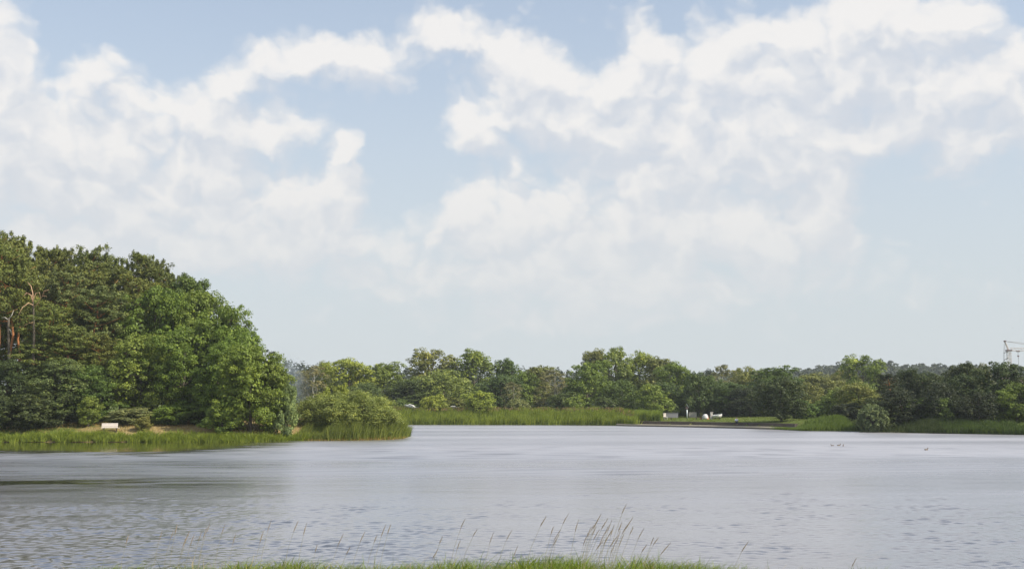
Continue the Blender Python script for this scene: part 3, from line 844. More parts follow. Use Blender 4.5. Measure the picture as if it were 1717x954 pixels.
# ------------------------------------------------------------------ trees of the far shore
G = 'trees along the far shore'
far = [  # name, px, top, Y, width px, proto, colour, label
    ('pine_tree', 456, 586, 175, 52, 'far_open', 'dark_shaded', 'lone dark airy tree rising above the alder at the wood end'),
    ('birch_tree', 527, 612, 232, 46, 'far_birch', 'brown', 'brownish birch with pale trunks behind the smoke'),
    ('birch_tree', 508, 620, 236, 36, 'far_birch', 'brown', 'thin browning birch beside the smoke'),
    ('poplar_tree', 543, 604, 245, 34, 'far_tall_a', 'grey', 'narrow pale tree next to the brownish birch'),
    ('maple_tree', 585, 600, 240, 100, 'far_round_a', 'lime', 'broad light green tree behind the willow thicket'),
    ('maple_tree', 640, 606, 246, 85, 'far_round_b', 'mid', 'rounded green tree right of the broad light green one'),
    ('maple_tree', 615, 640, 232, 80, 'far_round_c', 'dark', 'dark lower tree behind the top of the willow thicket'),
    ('maple_tree', 690, 636, 236, 84, 'far_round_b', 'dark', 'dark shady tree above the tilted white boat'),
    ('shrub', 672, 668, 226, 44, 'far_small', 'oakd', 'dark green shrub left of the tilted white boat'),
    ('maple_tree', 726, 583, 256, 84, 'far_tall_b', 'olive', 'tall airy tree, left one of the pair above the boats'),
    ('maple_tree', 794, 585, 254, 92, 'far_tall_b', 'mid', 'tall airy tree, right one of the pair above the boats'),
    ('willow_tree', 745, 618, 238, 120, 'far_round_c', 'yell', 'yellow-green willow spreading below the tall pair'),
    ('shrub', 727, 660, 222, 46, 'far_small', 'lime', 'light green shrub between the two white boats'),
    ('maple_tree', 803, 654, 221, 62, 'far_trunk', 'lime', 'round bright bush-like tree right of the flat white boat'),
    ('shrub', 768, 664, 232, 52, 'far_small', 'olive', 'olive shrub just behind the flat white boat'),
    ('maple_tree', 853, 600, 258, 52, 'far_tall_a', 'oakd', 'dark tree with a small peak beside the tall pair'),
    ('maple_tree', 838, 626, 240, 78, 'far_round_a', 'dark', 'dark tree behind the round bright bush-like tree'),
    ('maple_tree', 875, 620, 250, 60, 'far_round_b', 'mid', 'mid green tree right of the small dark peak'),
    ('shrub', 868, 668, 222, 36, 'willow_far', 'grey', 'pale narrow shrub standing at the reed edge'),
    ('birch_tree', 860, 640, 232, 34, 'far_birch', 'brown', 'grey-brown thin tree above the pale narrow shrub'),
    ('maple_tree', 903, 612, 252, 62, 'far_tall_a', 'olive', 'olive tree left of the brownish bare-looking tree'),
    ('birch_tree', 928, 620, 238, 54, 'far_birch', 'brown', 'brownish thin-leaved tree in the middle of the far shore'),
    ('shrub', 945, 656, 226, 56, 'far_small', 'dark', 'dark shrub below the brownish thin-leaved tree'),
    ('maple_tree', 984, 604, 232, 84, 'far_round_b', 'mid', 'full bright tree standing in front, below the highest far crowns'),
    ('poplar_tree', 998, 584, 268, 56, 'far_tall_a', 'olive', 'leftmost of the four highest crowns of the far shore'),
    ('poplar_tree', 1033, 580, 264, 66, 'far_tall_b', 'mid', 'highest crown in the middle of the far shore'),
    ('poplar_tree', 1070, 588, 266, 66, 'far_round_a', 'lime', 'third of the four highest crowns of the far shore'),
    ('poplar_tree', 1105, 597, 262, 64, 'far_tall_a', 'olive', 'rightmost of the four highest crowns of the far shore'),
    ('maple_tree', 1044, 636, 228, 74, 'far_round_c', 'oakd', 'dark round tree at the reeds below the highest crown'),
    ('shrub', 962, 662, 222, 30, 'far_small', 'mid', 'small pointed shrub at the reeds beside the full bright tree'),
    ('shrub', 1016, 664, 224, 44, 'far_small', 'dark', 'dark shrub at the reeds between two full trees'),
    ('maple_tree', 1095, 642, 222, 62, 'far_trunk', 'mid', 'lighter green tree near the end of the reed bed'),
    ('maple_tree', 1132, 606, 246, 72, 'far_round_a', 'oak', 'green tree with a small spire behind the lamp post'),
    ('maple_tree', 1126, 640, 228, 60, 'far_round_b', 'dark', 'dark tree left of the lamp post'),
    ('maple_tree', 1172, 622, 226, 56, 'far_trunk', 'dark', 'dark tree with a visible trunk between lamp post and white boat'),
    ('maple_tree', 1192, 630, 236, 60, 'far_round_c', 'oakd', 'shady tree right of the lamp post'),
    ('birch_tree', 1213, 611, 262, 52, 'far_birch', 'brown', 'pale brownish tree above the white boat on the lawn'),
    ('maple_tree', 1222, 640, 226, 70, 'far_round_a', 'dark', 'dark tree straight behind the white boat on the lawn'),
    ('maple_tree', 1255, 614, 244, 80, 'far_round_c', 'olive', 'olive-topped wide tree behind the lawn'),
    ('maple_tree', 1296, 613, 232, 96, 'far_round_b', 'oakd', 'wide green tree behind the dark tree on the lawn'),
    ('maple_tree', 1258, 650, 222, 76, 'far_round_b', 'dark_shaded', 'deep shaded tree at the back of the lawn'),
    ('maple_tree', 1308, 632, 181, 92, 'far_trunk', 'dark', 'dark spreading tree with a clear trunk on the lake edge of the lawn'),
    ('maple_tree', 1352, 640, 222, 60, 'far_round_c', 'olive', 'olive tree behind the reed clump right of the lawn'),
    ('maple_tree', 1372, 624, 270, 80, 'far_round_a', 'olive', 'hazy olive tree below the wooded ridge'),
    ('maple_tree', 1403, 648, 188, 66, 'far_round_b', 'mid', 'bright green tree above the reed clump right of the lawn'),
    ('maple_tree', 1412, 618, 280, 72, 'far_round_c', 'olive', 'hazy olive tree left of the pale peaked tree'),
    ('poplar_tree', 1446, 593, 255, 70, 'far_tall_b', 'mid', 'pale green peaked tree standing out against the ridge'),
    ('maple_tree', 1440, 640, 182, 70, 'far_round_a', 'olive', 'rounded olive tree left of the round pale willow'),
    ('maple_tree', 1418, 674, 170, 50, 'far_small', 'dark_shaded', 'dark low tree at the end of the reed clump'),
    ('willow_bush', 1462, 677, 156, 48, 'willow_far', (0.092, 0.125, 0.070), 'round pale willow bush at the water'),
    ('pine_tree', 1496, 626, 168, 56, 'far_pine', 'dark_shaded', 'dark conifer right of the round pale willow'),
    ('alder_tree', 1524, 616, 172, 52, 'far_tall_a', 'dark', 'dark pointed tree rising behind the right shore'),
    ('alder_tree', 1512, 650, 157, 70, 'far_round_b', 'dark_shaded', 'dark tree on the right shore next to the round pale willow'),
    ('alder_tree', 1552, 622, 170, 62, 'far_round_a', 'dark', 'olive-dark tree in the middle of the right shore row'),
    ('alder_tree', 1572, 640, 156, 74, 'far_round_c', 'dark_shaded', 'low wide dark tree on the right shore water edge'),
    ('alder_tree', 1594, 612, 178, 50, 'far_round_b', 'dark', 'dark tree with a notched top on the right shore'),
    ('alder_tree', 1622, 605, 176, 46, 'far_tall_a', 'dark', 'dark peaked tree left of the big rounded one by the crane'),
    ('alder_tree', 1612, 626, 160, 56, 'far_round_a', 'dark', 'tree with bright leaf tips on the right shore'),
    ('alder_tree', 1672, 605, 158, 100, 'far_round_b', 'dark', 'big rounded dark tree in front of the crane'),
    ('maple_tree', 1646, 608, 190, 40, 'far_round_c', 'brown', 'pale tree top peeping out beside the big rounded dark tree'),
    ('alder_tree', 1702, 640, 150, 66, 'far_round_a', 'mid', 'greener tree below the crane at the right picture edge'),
    ('alder_tree', 1640, 656, 150, 70, 'far_round_c', 'dark_shaded', 'low dark tree above the right reeds'),
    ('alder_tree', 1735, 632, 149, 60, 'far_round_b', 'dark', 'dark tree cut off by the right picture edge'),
]
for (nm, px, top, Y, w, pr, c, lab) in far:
    if px < 1240 and c == 'dark': c = 'shady'  # middle trees take the dark green without the painted right-shore shade
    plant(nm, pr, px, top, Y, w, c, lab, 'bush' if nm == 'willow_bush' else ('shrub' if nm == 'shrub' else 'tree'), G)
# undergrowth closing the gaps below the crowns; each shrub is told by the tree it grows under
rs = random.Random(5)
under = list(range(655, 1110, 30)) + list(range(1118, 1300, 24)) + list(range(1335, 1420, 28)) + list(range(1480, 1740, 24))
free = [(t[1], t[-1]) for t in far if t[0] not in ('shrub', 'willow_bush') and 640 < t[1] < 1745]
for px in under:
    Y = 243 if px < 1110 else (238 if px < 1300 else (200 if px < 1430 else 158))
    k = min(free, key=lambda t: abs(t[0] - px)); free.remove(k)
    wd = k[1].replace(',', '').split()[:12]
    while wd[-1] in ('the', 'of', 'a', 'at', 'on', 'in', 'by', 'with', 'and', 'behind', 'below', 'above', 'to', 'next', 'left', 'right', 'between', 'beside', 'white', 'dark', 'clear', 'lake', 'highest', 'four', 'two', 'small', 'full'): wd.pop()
    plant('undergrowth_shrub', 'far_small', px + rs.uniform(-8, 8), rs.uniform(662, 682), Y + rs.uniform(-6, 6), rs.uniform(42, 62), rs.choice(['dark', 'dark_shaded', 'oakd']),
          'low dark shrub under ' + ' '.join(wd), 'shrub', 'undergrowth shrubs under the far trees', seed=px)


# ------------------------------------------------------------------ far woods that read as one mass
def far_wood(name, label, cells, seed, col, L=1.1, nper=85):
    """cells: (px, top row, Y, crown half width m)"""
    rng = np.random.default_rng(seed); C, RR = [], []
    for (px, top, Y, r) in cells:
        p = at(px, top, Y); zb = gz(p[0], p[1])
        h = max(4.0, p[2] - zb)
        for q in range(8):
            u = q / 6 - 0.17
            C.append((p[0] + rng.normal(0, r * .5), p[1] + rng.normal(0, r * .5), zb + h * (0.16 + 0.74 * u)))
            s = r * (0.95 - 0.45 * u) * rng.uniform(.75, 1.1); RR.append((s, s, h * 0.15 + 0.4))
    V, T = puffs(np.array(C), np.array(RR), nper, rng, L, L * .7, shell=0.5)
    o = link(name, quad_mesh(name, V, 4, T, LEAF)); o.color = col + (1,)
    tag(o, label, 'wood', kind='stuff')


rs = random.Random(9)
rid = [(1180, 628), (1240, 626), (1300, 623), (1350, 620), (1400, 613), (1430, 606), (1470, 605), (1500, 610), (1560, 613), (1610, 613), (1660, 616), (1720, 618), (1800, 622)]


def ridge_top(px):
    for (a, b), (c, d) in zip(rid, rid[1:]):
        if a <= px <= c: return b + (d - b) * (px - a) / (c - a)
    return 620


cells = []
for px in np.arange(1180, 1790, 5.5):
    t = ridge_top(px)
    for k, Y in enumerate((880, 800, 720, 640)):
        cells.append((px + rs.uniform(-4, 4), t + rs.uniform(-3, 6) + k * 8, Y + rs.uniform(-30, 30), rs.uniform(3.5, 6.5)))
far_wood('ridge_wood', 'hazy dark wood covering the far ridge below the sky', cells, 71, (0.050, 0.066, 0.034), 2.1, 26)
cells = []
for px in np.arange(440, 1200, 6.0):
    t = 611 if px < 545 else (618 if px < 700 else 622)
    for k, Y in enumerate((420, 380)):
        cells.append((px + rs.uniform(-4, 4), t + rs.uniform(-4, 6) + k * 12, Y + rs.uniform(-15, 15), rs.uniform(2.2, 3.6)))
far_wood('back_wood', 'dark conifer wood behind the trees of the far shore', cells, 72, (0.046, 0.062, 0.036), 1.0, 28)
cells = []
for px in np.arange(1180, 1800, 9.0):
    for k, Y in enumerate((330, 290)):
        cells.append((px + rs.uniform(-5, 5), rs.uniform(630, 642) + k * 8, Y + rs.uniform(-12, 12), rs.uniform(2.4, 3.8)))
far_wood('hazy_wood', 'olive wood at the foot of the far ridge', cells, 73, (0.085, 0.098, 0.042), 0.95, 30)


# ------------------------------------------------------------------ reeds and grass (uncountable)
def blades(name, pts, hgt, wid, rng, col, label, lean=0.18, segs=2, wind=(0.1, 0, 0), cat='grass', droop=0.0, out=None):
    n = len(pts)
    b = np.array(pts, float)
    h = hgt * rng.uniform(0.6, 1.15, n) if np.isscalar(hgt) else np.array(hgt) * rng.uniform(0.75, 1.1, n)
    a = rng.uniform(0, math.pi, n)
    side = np.stack([np.cos(a), np.sin(a), np.zeros(n)], 1)
    dirn = np.stack([rng.normal(0, lean, n), rng.normal(0, lean, n), np.ones(n)], 1) + np.array(wind) * 0.5
    bend = np.stack([rng.normal(0, lean, n) + wind[0], rng.normal(0, lean, n) + wind[1], np.full(n, -droop)], 1)
    if out is not None: bend[:, :2] += out; dirn[:, :2] += out * 0.5
    w = wid * rng.uniform(0.6, 1.3, n)
    T = np.clip(rng.normal(0.45, 0.2, n), 0, 1)
    V, TT = [], []
    def P(u): return b + dirn * (h * u)[:, None] + bend * (h * u * u)[:, None]
    for s in range(segs):
        u0, u1 = s / segs, (s + 1) / segs
        w0, w1 = w * (1 - u0 ** 1.5), np.maximum(w * (1 - u1 ** 1.5), 0.0008)
        A, B = P(u0), P(u1)
        V.append(np.stack([A - side * w0[:, None] / 2, A + side * w0[:, None] / 2, B + side * w1[:, None] / 2, B - side * w1[:, None] / 2], 1))
        TT.append(np.repeat(T, 4))
    o = link(name, quad_mesh(name, np.concatenate(V).reshape(-1, 3), 4, np.concatenate(TT), BLADE))
    o.color = col + (1,)
    if label: tag(o, label, cat, kind='stuff')
    return o


def scatter_shore(n, px0, px1, row, depth, rng, clump=0.0, in_water=0.4):
    """points along the water line seen at (px, row(px)), reaching depth metres inland"""
    out = []
    pxs = rng.uniform(px0, px1, n)
    if clump:
        cs = rng.uniform(px0, px1, int(clump))
        near = cs[rng.integers(0, len(cs), n)] + rng.normal(0, (px1 - px0) / clump * 0.33, n)
        pxs = np.where(rng.random(n) < 0.7, near, pxs)
    dd = rng.random(n) ** 1.1 * depth - in_water
    for px, d in zip(pxs, dd):
        q = on_water(px, np.interp(px, [p[0] for p in row], [p[1] for p in row]))
        x, y = q[0], q[1] + d
        out.append((x, y))
    P = np.array(out); z = np.maximum(ground_z(P), -0.15)
    return np.column_stack([P, z]), dd


rng = np.random.default_rng(100)
LEFTROW = [(-260, 741), (0, 741), (300, 740.5), (420, 740.5), (500, 739), (600, 738.2), (650, 737), (675, 735.3), (684, 732.5)]
def tufts(name, n, px0, px1, row, depth, rng, hgt, col, label, per=70, rad=0.45, wid=0.06, in_water=0.3):
    """grass growing in separate arching tufts"""
    c, dd = scatter_shore(n, px0, px1, row, depth, rng, in_water=in_water)
    hs = hgt * rng.uniform(0.55, 1.25, n); B, Hh, Ln = [], [], []
    for q, h in zip(c, hs):
        a = rng.uniform(0, 6.283, per); r = np.sqrt(rng.random(per)) * rad * (0.6 + 0.5 * h / hgt)
        B.append(np.column_stack([q[0] + np.cos(a) * r, q[1] + np.sin(a) * r, np.full(per, q[2])]))
        Hh.append(h * (1.05 - 0.55 * (r / (rad * 1.1)) ** 2)); Ln.append(np.column_stack([np.cos(a) * r, np.sin(a) * r]) / rad * 0.34)
    B = np.concatenate(B); return blades(name, B, np.concatenate(Hh), wid, rng, col, label, 0.12, 3, (0.05, 0, 0), droop=0.22, out=np.concatenate(Ln))


tufts('shore_grass', 230, -60, 515, LEFTROW, 1.7, rng, 1.12, (0.205, 0.260, 0.045), 'lush green grass tufts along the water below the wood', 110, 0.62, 0.07)
p, dd = scatter_shore(9000, -60, 530, [(a, b - 0.0) for a, b in LEFTROW], 9.5, rng)
p = p[dd > 2.6]
blades('dry_grass', p, 0.20, 0.05, rng, (0.30, 0.22, 0.09), 'straw-coloured dry grass around the white bench', 0.3)
p, dd = scatter_shore(15000, 500, 684, LEFTROW, 5.0, rng, clump=16, in_water=0.3)
blades('spit_reeds', p, 2.15 * (0.3 + 0.7 * sstep(-p[:, 0], 10.9, 13.2)) * (0.5 + 0.5 * sstep(p[:, 0], -20.8, -18.6)) * (1 + 0.22 * np.sin(p[:, 0] * 3.1) * np.sin(p[:, 0] * 1.13 + p[:, 1])), 0.055, rng, (0.185, 0.225, 0.055), 'tall green reeds round the tip of the spit', 0.10, 3, (0.12, 0, 0), cat='reeds', droop=0.12)
p, dd = scatter_shore(2600, 500, 680, LEFTROW, 1.1, rng, in_water=0.35)
blades('dead_reeds', p, 0.42, 0.05, rng, (0.40, 0.28, 0.12), 'straw-coloured dead reeds at the water edge of the spit', 0.45, cat='reeds')
FARROW = [(600, 711.5), (660, 712.0), (800, 712.2), (950, 712.6), (1040, 713.4), (1060, 714.3), (1112, 715)]
p, dd = scatter_shore(42000, 615, 1066, FARROW, 9.0, rng, clump=34, in_water=0.6)
lump = np.sin(p[:, 0] * .9 + np.sin(p[:, 1] * .8)) * np.sin(p[:, 0] * .37 + 1.3) + 0.6 * np.sin(p[:, 0] * 2.3 + p[:, 1])
blades('reed_bed', p, 2.05 + 0.025 * dd + 0.30 * lump, 0.10, rng, (0.215, 0.270, 0.045), 'long bright green reed bed along the far shore', 0.10, 2, (0.10, 0, 0), cat='reeds', droop=0.1)
q = p[(dd > 3.0) & (rng.random(len(p)) < 0.05)] + np.array([0, 0, 1.7])
blades('reed_plumes', q, 0.62, 0.16, rng, (0.21, 0.155, 0.085), 'brownish plumes topping the far reed bed', 0.25, 2, (0.25, 0, 0), cat='reeds', droop=0.2)
p, dd = scatter_shore(7000, 1058, 1114, [(a, b) for a, b in FARROW], 9.0, rng, clump=6, in_water=-3.2)
blades('reed_corner', p, 2.0, 0.10, rng, (0.195, 0.255, 0.045), 'end of the reed bed standing behind the promenade step', 0.10, 2, (0.10, 0, 0), cat='reeds', droop=0.1)
RR_ = [(1296, 719.8), (1345, 722.2), (1420, 722.8), (1480, 724.6), (1560, 726.4), (1640, 727.6), (1717, 728.8), (1800, 731)]
p, dd = scatter_shore(15000, 1303, 1432, RR_, 5.5, rng, clump=9, in_water=0.5)
blades('reed_clump', p, 1.35 * np.clip((p[:, 0] - 40.4) / 4.5, 0.5, 1.0), 0.085, rng, (0.140, 0.200, 0.045), 'green reed clump right of the lawn', 0.12, 2, (0.10, 0, 0), cat='reeds', droop=0.15)
p, dd = scatter_shore(11000, 1585, 1790, RR_, 4.0, rng, clump=9, in_water=0.5)
blades('shore_reeds', p, 1.35, 0.08, rng, (0.085, 0.130, 0.035), 'green reeds along the right shore below the crane', 0.14, 2, (0.10, 0, 0), cat='reeds', droop=0.15)
p, dd = scatter_shore(11000, 1425, 1640, RR_, 6.5, rng, clump=12, in_water=0.3)
blades('shore_weeds', p, 0.85, 0.08, rng, (0.06, 0.085, 0.03), 'dark weeds at the water edge below the dark trees', 0.2, 2, cat='weeds')
# lawn
n = 9000
P = np.column_stack([rng.uniform(19, 50, n), rng.uniform(172, 236, n)])
P = P[lake_sd(P) > 2.3]
blades('lawn_grass', np.column_stack([P, ground_z(P)]), 0.14, 0.10, rng, (0.135, 0.165, 0.035), 'short green grass of the far lawn', 0.3, 1)

# near bank
n = 32000
xs_ = rng.uniform(-5.0, 3.6, n); ys_ = rng.uniform(7.6, 11.6, n)
P = np.column_stack([xs_, ys_]); z = ground_z(P)
hh = 0.28 + 0.05 * np.exp(-((xs_ - 0.45) / 1.3) ** 2) + 0.05 * np.sin(xs_ * 5.1 + np.sin(ys_ * 3)) * np.sin(xs_ * 1.9) + 0.03 * np.sin(xs_ * 13 + ys_ * 5) + 0.05 * np.sin(xs_ * 3.3 + 2) * np.sin(xs_ * 7.7)
blades('bank_grass', np.column_stack([P, z - 0.02]), hh, 0.0095, rng, (0.155, 0.215, 0.028), 'fresh green grass on the near bank at the picture bottom', 0.28, 3, (0.12, 0, 0), droop=0.32)
n = 900
xs_ = np.where(rng.random(n) < .6, rng.normal(0.5, 1.0, n), rng.uniform(-3.6, 2.2, n)); ys_ = rng.uniform(8.6, 10.4, n)
P = np.column_stack([xs_, ys_]); z = ground_z(P)
blades('broad_grass', np.column_stack([P, z - 0.02]), 0.43, 0.013, rng, (0.13, 0.19, 0.03), 'taller broad grass leaves sticking out of the near bank', 0.30, 4, (0.15, 0, 0), droop=0.2)


n = 2600
xs_ = rng.uniform(-4.2, 2.8, n); ys_ = rng.uniform(8.2, 10.8, n); P = np.column_stack([xs_, ys_])
blades('straw_blades', np.column_stack([P, ground_z(P) - 0.02]), 0.33, 0.007, rng, (0.36, 0.29, 0.13), 'straw-coloured dead blades mixed into the near bank grass', 0.4, 3, (0.15, 0, 0), droop=0.25)


def seed_stem(px, top, Y, lean, wid=1.0, hl=0.085):
    """one dry grass stem with a seed head whose tip is seen at (px, top)"""
    t = at(px, top, Y)
    b = np.array([t[0] - lean, Y + 0.02, gz(t[0] - lean, Y)])
    root = empty('grass_stem', tuple(b))
    tag(root, 'thin dry grass stem with a feathery tan seed head on the near bank', 'grass stem', 'dry grass stems with seed heads on the near bank')
    d = t - b
    cur = lambda u: np.array([d[0] * (0.15 * u + 0.85 * u ** 3), d[1] * u, d[2] * u])
    u0 = 1 - hl / d[2]
    m = MB(); m.tube([cur(u0 * k / 4) for k in range(5)], [0.0017, 0.0015, 0.0013, 0.0011, 0.0009], 4, False)
    m.build('stalk', STALK, root)
    m = MB()
    us = np.linspace(u0 - 0.01, 1.0, 6); m.tube([cur(u) for u in us], [0.0012, .0052 * wid, .0066 * wid, .0056 * wid, .0036 * wid, .0006], 5)
    rr = random.Random(int(px * 10))
    for k in range(10):       # spikelets standing off the head
        q = cur(u0 + (1 - u0) * (k + .5) / 10); an = rr.uniform(0, 6.28)
        m.tube([q, q + np.array([math.cos(an) * .008 * wid + .003, math.sin(an) * .008 * wid, .016])], [.002, .0004], 3, False)
    m.build('seed_head', SEED, root)


stems = [(1050, 846, .10), (742, 900, .05), (655, 880, .05), (916, 866, .12), (953, 862, .10), (970, 872, .04), (1008, 862, .10), (1019, 870, .12), (1026, 872, .06), (1061, 868, .12), (1043, 876, .06),
         (1030, 880, .04), (996, 880, .07), (991, 884, .05), (1000, 882, .06), (1005, 888, .09), (1022, 896, .08), (1036, 898, .10), (1046, 896, .05), (1012, 906, .10), (1080, 886, .09), (1096, 902, .05),
         (1084, 914, .08), (1104, 902, .10), (1125, 910, .14), (928, 884, .05), (940, 888, .09), (938, 896, .07), (780, 870, .08), (772, 906, .04), (800, 888, .09), (828, 892, .04), (858, 890, .08),
         (735, 920, .06), (647, 880, .06), (612, 892, .07), (576, 895, .07), (532, 914, .02), (587, 918, .06), (632, 898, .05), (500, 874, .07), (514, 878, .03), (455, 872, .05), (377, 880, .04),
         (352, 878, .05), (346, 886, .03), (318, 890, .05), (314, 898, .05), (326, 895, .04), (338, 892, .04), (291, 890, .04), (297, 880, .02), (272, 890, .03), (216, 896, .03), (395, 896, .03), (442, 890, .04),
         (1015, 892, .07), (1028, 886, .09), (1040, 890, .04), (1052, 880, .10), (986, 894, .05), (1034, 906, .06), (1002, 872, .08), (1020, 882, .05), (1255, 908, .10), (1436, 936, .06), (868, 916, .04), (1062, 884, .08)]
rs = random.Random(3)
for (px, top, ln) in stems:
    seed_stem(px, top, rs.uniform(8.9, 9.9), ln * 1.3 + 0.04, rs.uniform(0.4, 0.7), rs.uniform(0.05, 0.10))

# ------------------------------------------------------------------ dead forked pine on the left
def dead_pine():
    Y = 123.0
    b = at(52, 600, Y)
    zb = gz(b[0], Y)
    root = empty('dead_pine', (b[0], Y, zb))
    tag(root, 'half-dead pine with bare curved reddish branches catching the sun', 'tree')
    def W(px, py, dy=0.0): q = at(px, py, Y + dy); return np.array([q[0] - b[0], q[1] - Y, q[2] - zb])
    m = MB(); m.tube([W(50, 718), W(56, 620), W(57, 560), W(56, 522), W(55, 505)], [.2, .17, .14, .11, .09], 8)
    m.build('trunk', BARK, root, True)
    for P_, r in [([W(55, 508), W(52, 495, -.5), W(45, 491, -.8), W(38, 498, -1.2)], .075), ([W(56, 512), W(48, 508, -.6), W(38, 515, -1), W(31, 528, -1.4)], .075),
                  ([W(55, 505), W(55, 492), W(52, 480, .4), W(46, 473, .6)], .08), ([W(55, 505), W(60, 492, .3), W(66, 490, .5), W(68, 500, .6)], .05),
                  ([W(56, 516), W(64, 508, -.4), W(71, 496, -.6), W(78, 497, -.8)], .055), ([W(71, 497, -.6), W(74, 488, -.6), W(82, 486, -.7)], .05),
                  ([W(57, 540), W(48, 542, -.5), W(40, 546, -.8)], .05)]:
        n = len(P_); mm = MB(); mm.tube(P_, list(np.linspace(r, r * .35, n)), 6); mm.build('branch', BARK_DEAD, root, True)
    Y2 = 124.0
    q0 = at(14, 560, Y2); z2 = gz(q0[0], Y2)
    r2 = empty('dead_pine', (q0[0], Y2, z2)); tag(r2, 'grey leafless snag with forked twigs at the left picture edge', 'tree')
    def W2(px, py): q = at(px, py, Y2); return np.array([q[0] - q0[0], 0, q[2] - z2])
    m = MB(); m.tube([W2(18, 718), W2(15, 600), W2(14, 545), W2(15, 533)], [.2, .17, .13, .1], 7); m.build('trunk', BARK, r2, True)
    for P_ in ([W2(15, 535), W2(20, 528), W2(23, 520)], [W2(15, 537), W2(8, 532), W2(2, 533)], [W2(14, 550), W2(19, 556), W2(20, 562)]):
        mm = MB(); mm.tube(P_, [.07, .05, .02], 5); mm.build('branch', BARK_BIRCH, r2, True)


dead_pine()


# ------------------------------------------------------------------ bench
def bench():
    Y = 116.6
    x = at(185, 714, Y)[0]
    root = empty('park_bench', (x, Y, gz(x, Y)), R(14))
    tag(root, 'white slatted park bench on the dry grass facing the lake', 'bench')
    tilt = __import__('mathutils').Matrix.Rotation(R(-16), 3, 'X')
    for k in range(3):
        m = MB(); m.box((-.08, .27 + .05 * k, .56 + .155 * k), (1.62, .035, .125), tilt); m.build('back_slat', WOODW, root)
    for k in range(3):
        m = MB(); m.box((.03, -.22 + .155 * k, .455), (1.85, .13, .04)); m.build('seat_slat', WOODW, root)
    for s in (-.62, .62):
        m = MB(); m.box((s, -.19, .2), (.09, .09, .46)); m.box((s, .20, .2), (.09, .09, .46)); m.box((s, 0, .40), (.085, .5, .07)); m.box((s, .345, .66), (.08, .06, .56), tilt)
        m.build('leg', DARKWOOD, root)


bench()


# ------------------------------------------------------------------ things on the lawn
def place(px, py, Y): q = at(px, py, Y); return (q[0], Y, gz(q[0], Y))


def lamp_post():
    root = empty('lamp_post', place(1152, 700, 212)); tag(root, 'slim grey lamp post with a tilted panel on the lawn', 'lamp post')
    m = MB(); m.tube([(0, 0, -.1), (0, 0, 1.8)], [.14, .13], 10); m.build('post', STEELG, root, True)
    m = MB(); m.tube([(0, 0, 1.8), (0, 0, 2.55)], [.06, .05], 8); m.build('mast', CRANED, root, True)
    rot = __import__('mathutils').Matrix.Rotation(R(58), 3, 'Y')
    m = MB(); m.box((.12, -.02, 2.55), (.72, .4, .05), rot); m.build('panel', STEELG, root)
    m = MB(); m.box((0, 0, 2.12), (.5, .34, .22)); m.build('lamp_housing', CRANED, root)


def low_wall(px0, px1, Y, h, lab, mat):
    a = at(px0, 700, Y)[0]; b = at(px1, 700, Y)[0]
    z = gz((a + b) / 2, Y)
    root = empty('garden_wall', ((a + b) / 2, Y, z)); tag(root, lab, 'wall', 'low walls behind the lawn')
    m = MB(); m.box((0, 0, h / 2 - .1), (b - a, .2, h + .1)); m.build('wall_panel', mat, root)
    m = MB(); m.box((0, 0, h + .0), (b - a + .06, .3, .07)); m.build('coping', mat, root)


def boat(name, px, py, Y, length, rz, tilt, lab, scale=1.0, cabin=True, up=0.0):
    q_ = place(px, py, Y); root = empty(name, (q_[0], q_[1], q_[2] + up), rz); tag(root, lab, 'boat')
    root.rotation_euler = (R(4), R(tilt), rz)
    ns = 11; rings = []
    for i in range(ns):
        u = i / (ns - 1); x = (u - .5) * length
        w = .82 * (1 - max(0, (u - .45) / .55) ** 2.2) * scale + .02
        top = .95 * scale + .22 * u * u; keel = .18 + .45 * max(0, (u - .7) / .3) ** 2
        rings.append([(x, -w, top), (x, -w * .96, top * .75), (x, -w * .62, keel + .12), (x, 0, keel), (x, w * .62, keel + .12), (x, w * .96, top * .75), (x, w, top), (x, w * .86, top - .02), (x, 0, top - .06), (x, -w * .86, top - .02)])
    m = MB(); m.rings(rings); m.build('hull', WHITE, root, True)
    m = MB(); m.tube([(rings[i][0][0], rings[i][0][1], rings[i][0][2] + .02) for i in range(ns)] + [(rings[i][6][0], rings[i][6][1], rings[i][6][2] + .02) for i in range(ns - 1, -1, -1)], .035, 5); m.build('rub_rail', STEELG, root)
    if cabin:
        m = MB(); L = length
        h_ = .95 * scale; prof = [(-.28 * L, h_), (-.24 * L, h_ + .3), (.06 * L, h_ + .34), (.24 * L, h_ + .05)]
        m.rings([[(x, s * w, z) for (x, z) in prof] for s, w in ((-1, .6 * scale), (1, .6 * scale))]); cb = m.build('cabin', WHITE, root)
        m = MB(); rotv = __import__('mathutils').Matrix.Rotation(R(35), 3, 'Y')
        for s in (-1, 1): m.box((-.08 * L, s * .605 * scale, h_ + .19), (.24 * L, .02, .14))
        m.build('window', GLASSD, cb)
    for s in (-.25, .25):
        m = MB(); m.box((s * length, 0, .14 - up / 2), (.12, 1.3 * scale, .34 + up)); m.build('trestle', DARKWOOD, root)


lamp_post()
low_wall(1117, 1137, 224, 1.0, 'low grey wall left of the lamp post', GREYWALL)
low_wall(1155, 1168, 224, 1.05, 'low pale wall right of the lamp post', simple('pale_wall', (0.34, 0.31, 0.28), .8, .12, 2))
boat('stored_boat', 689, 690, 224, 3.0, R(-8), 17, 'tilted white boat under the dark trees behind the reeds', .7, True, 1.35)
boat('stored_boat', 761, 688, 224, 2.7, R(6), 3, 'flat white boat with small cabin under the trees behind the reeds', .62, True, 1.35)
boat('rowing_boat', 1203, 703, 207, 1.75, R(-4), -2, 'white rowing dinghy at the back of the lawn under dark trees', .78, False)


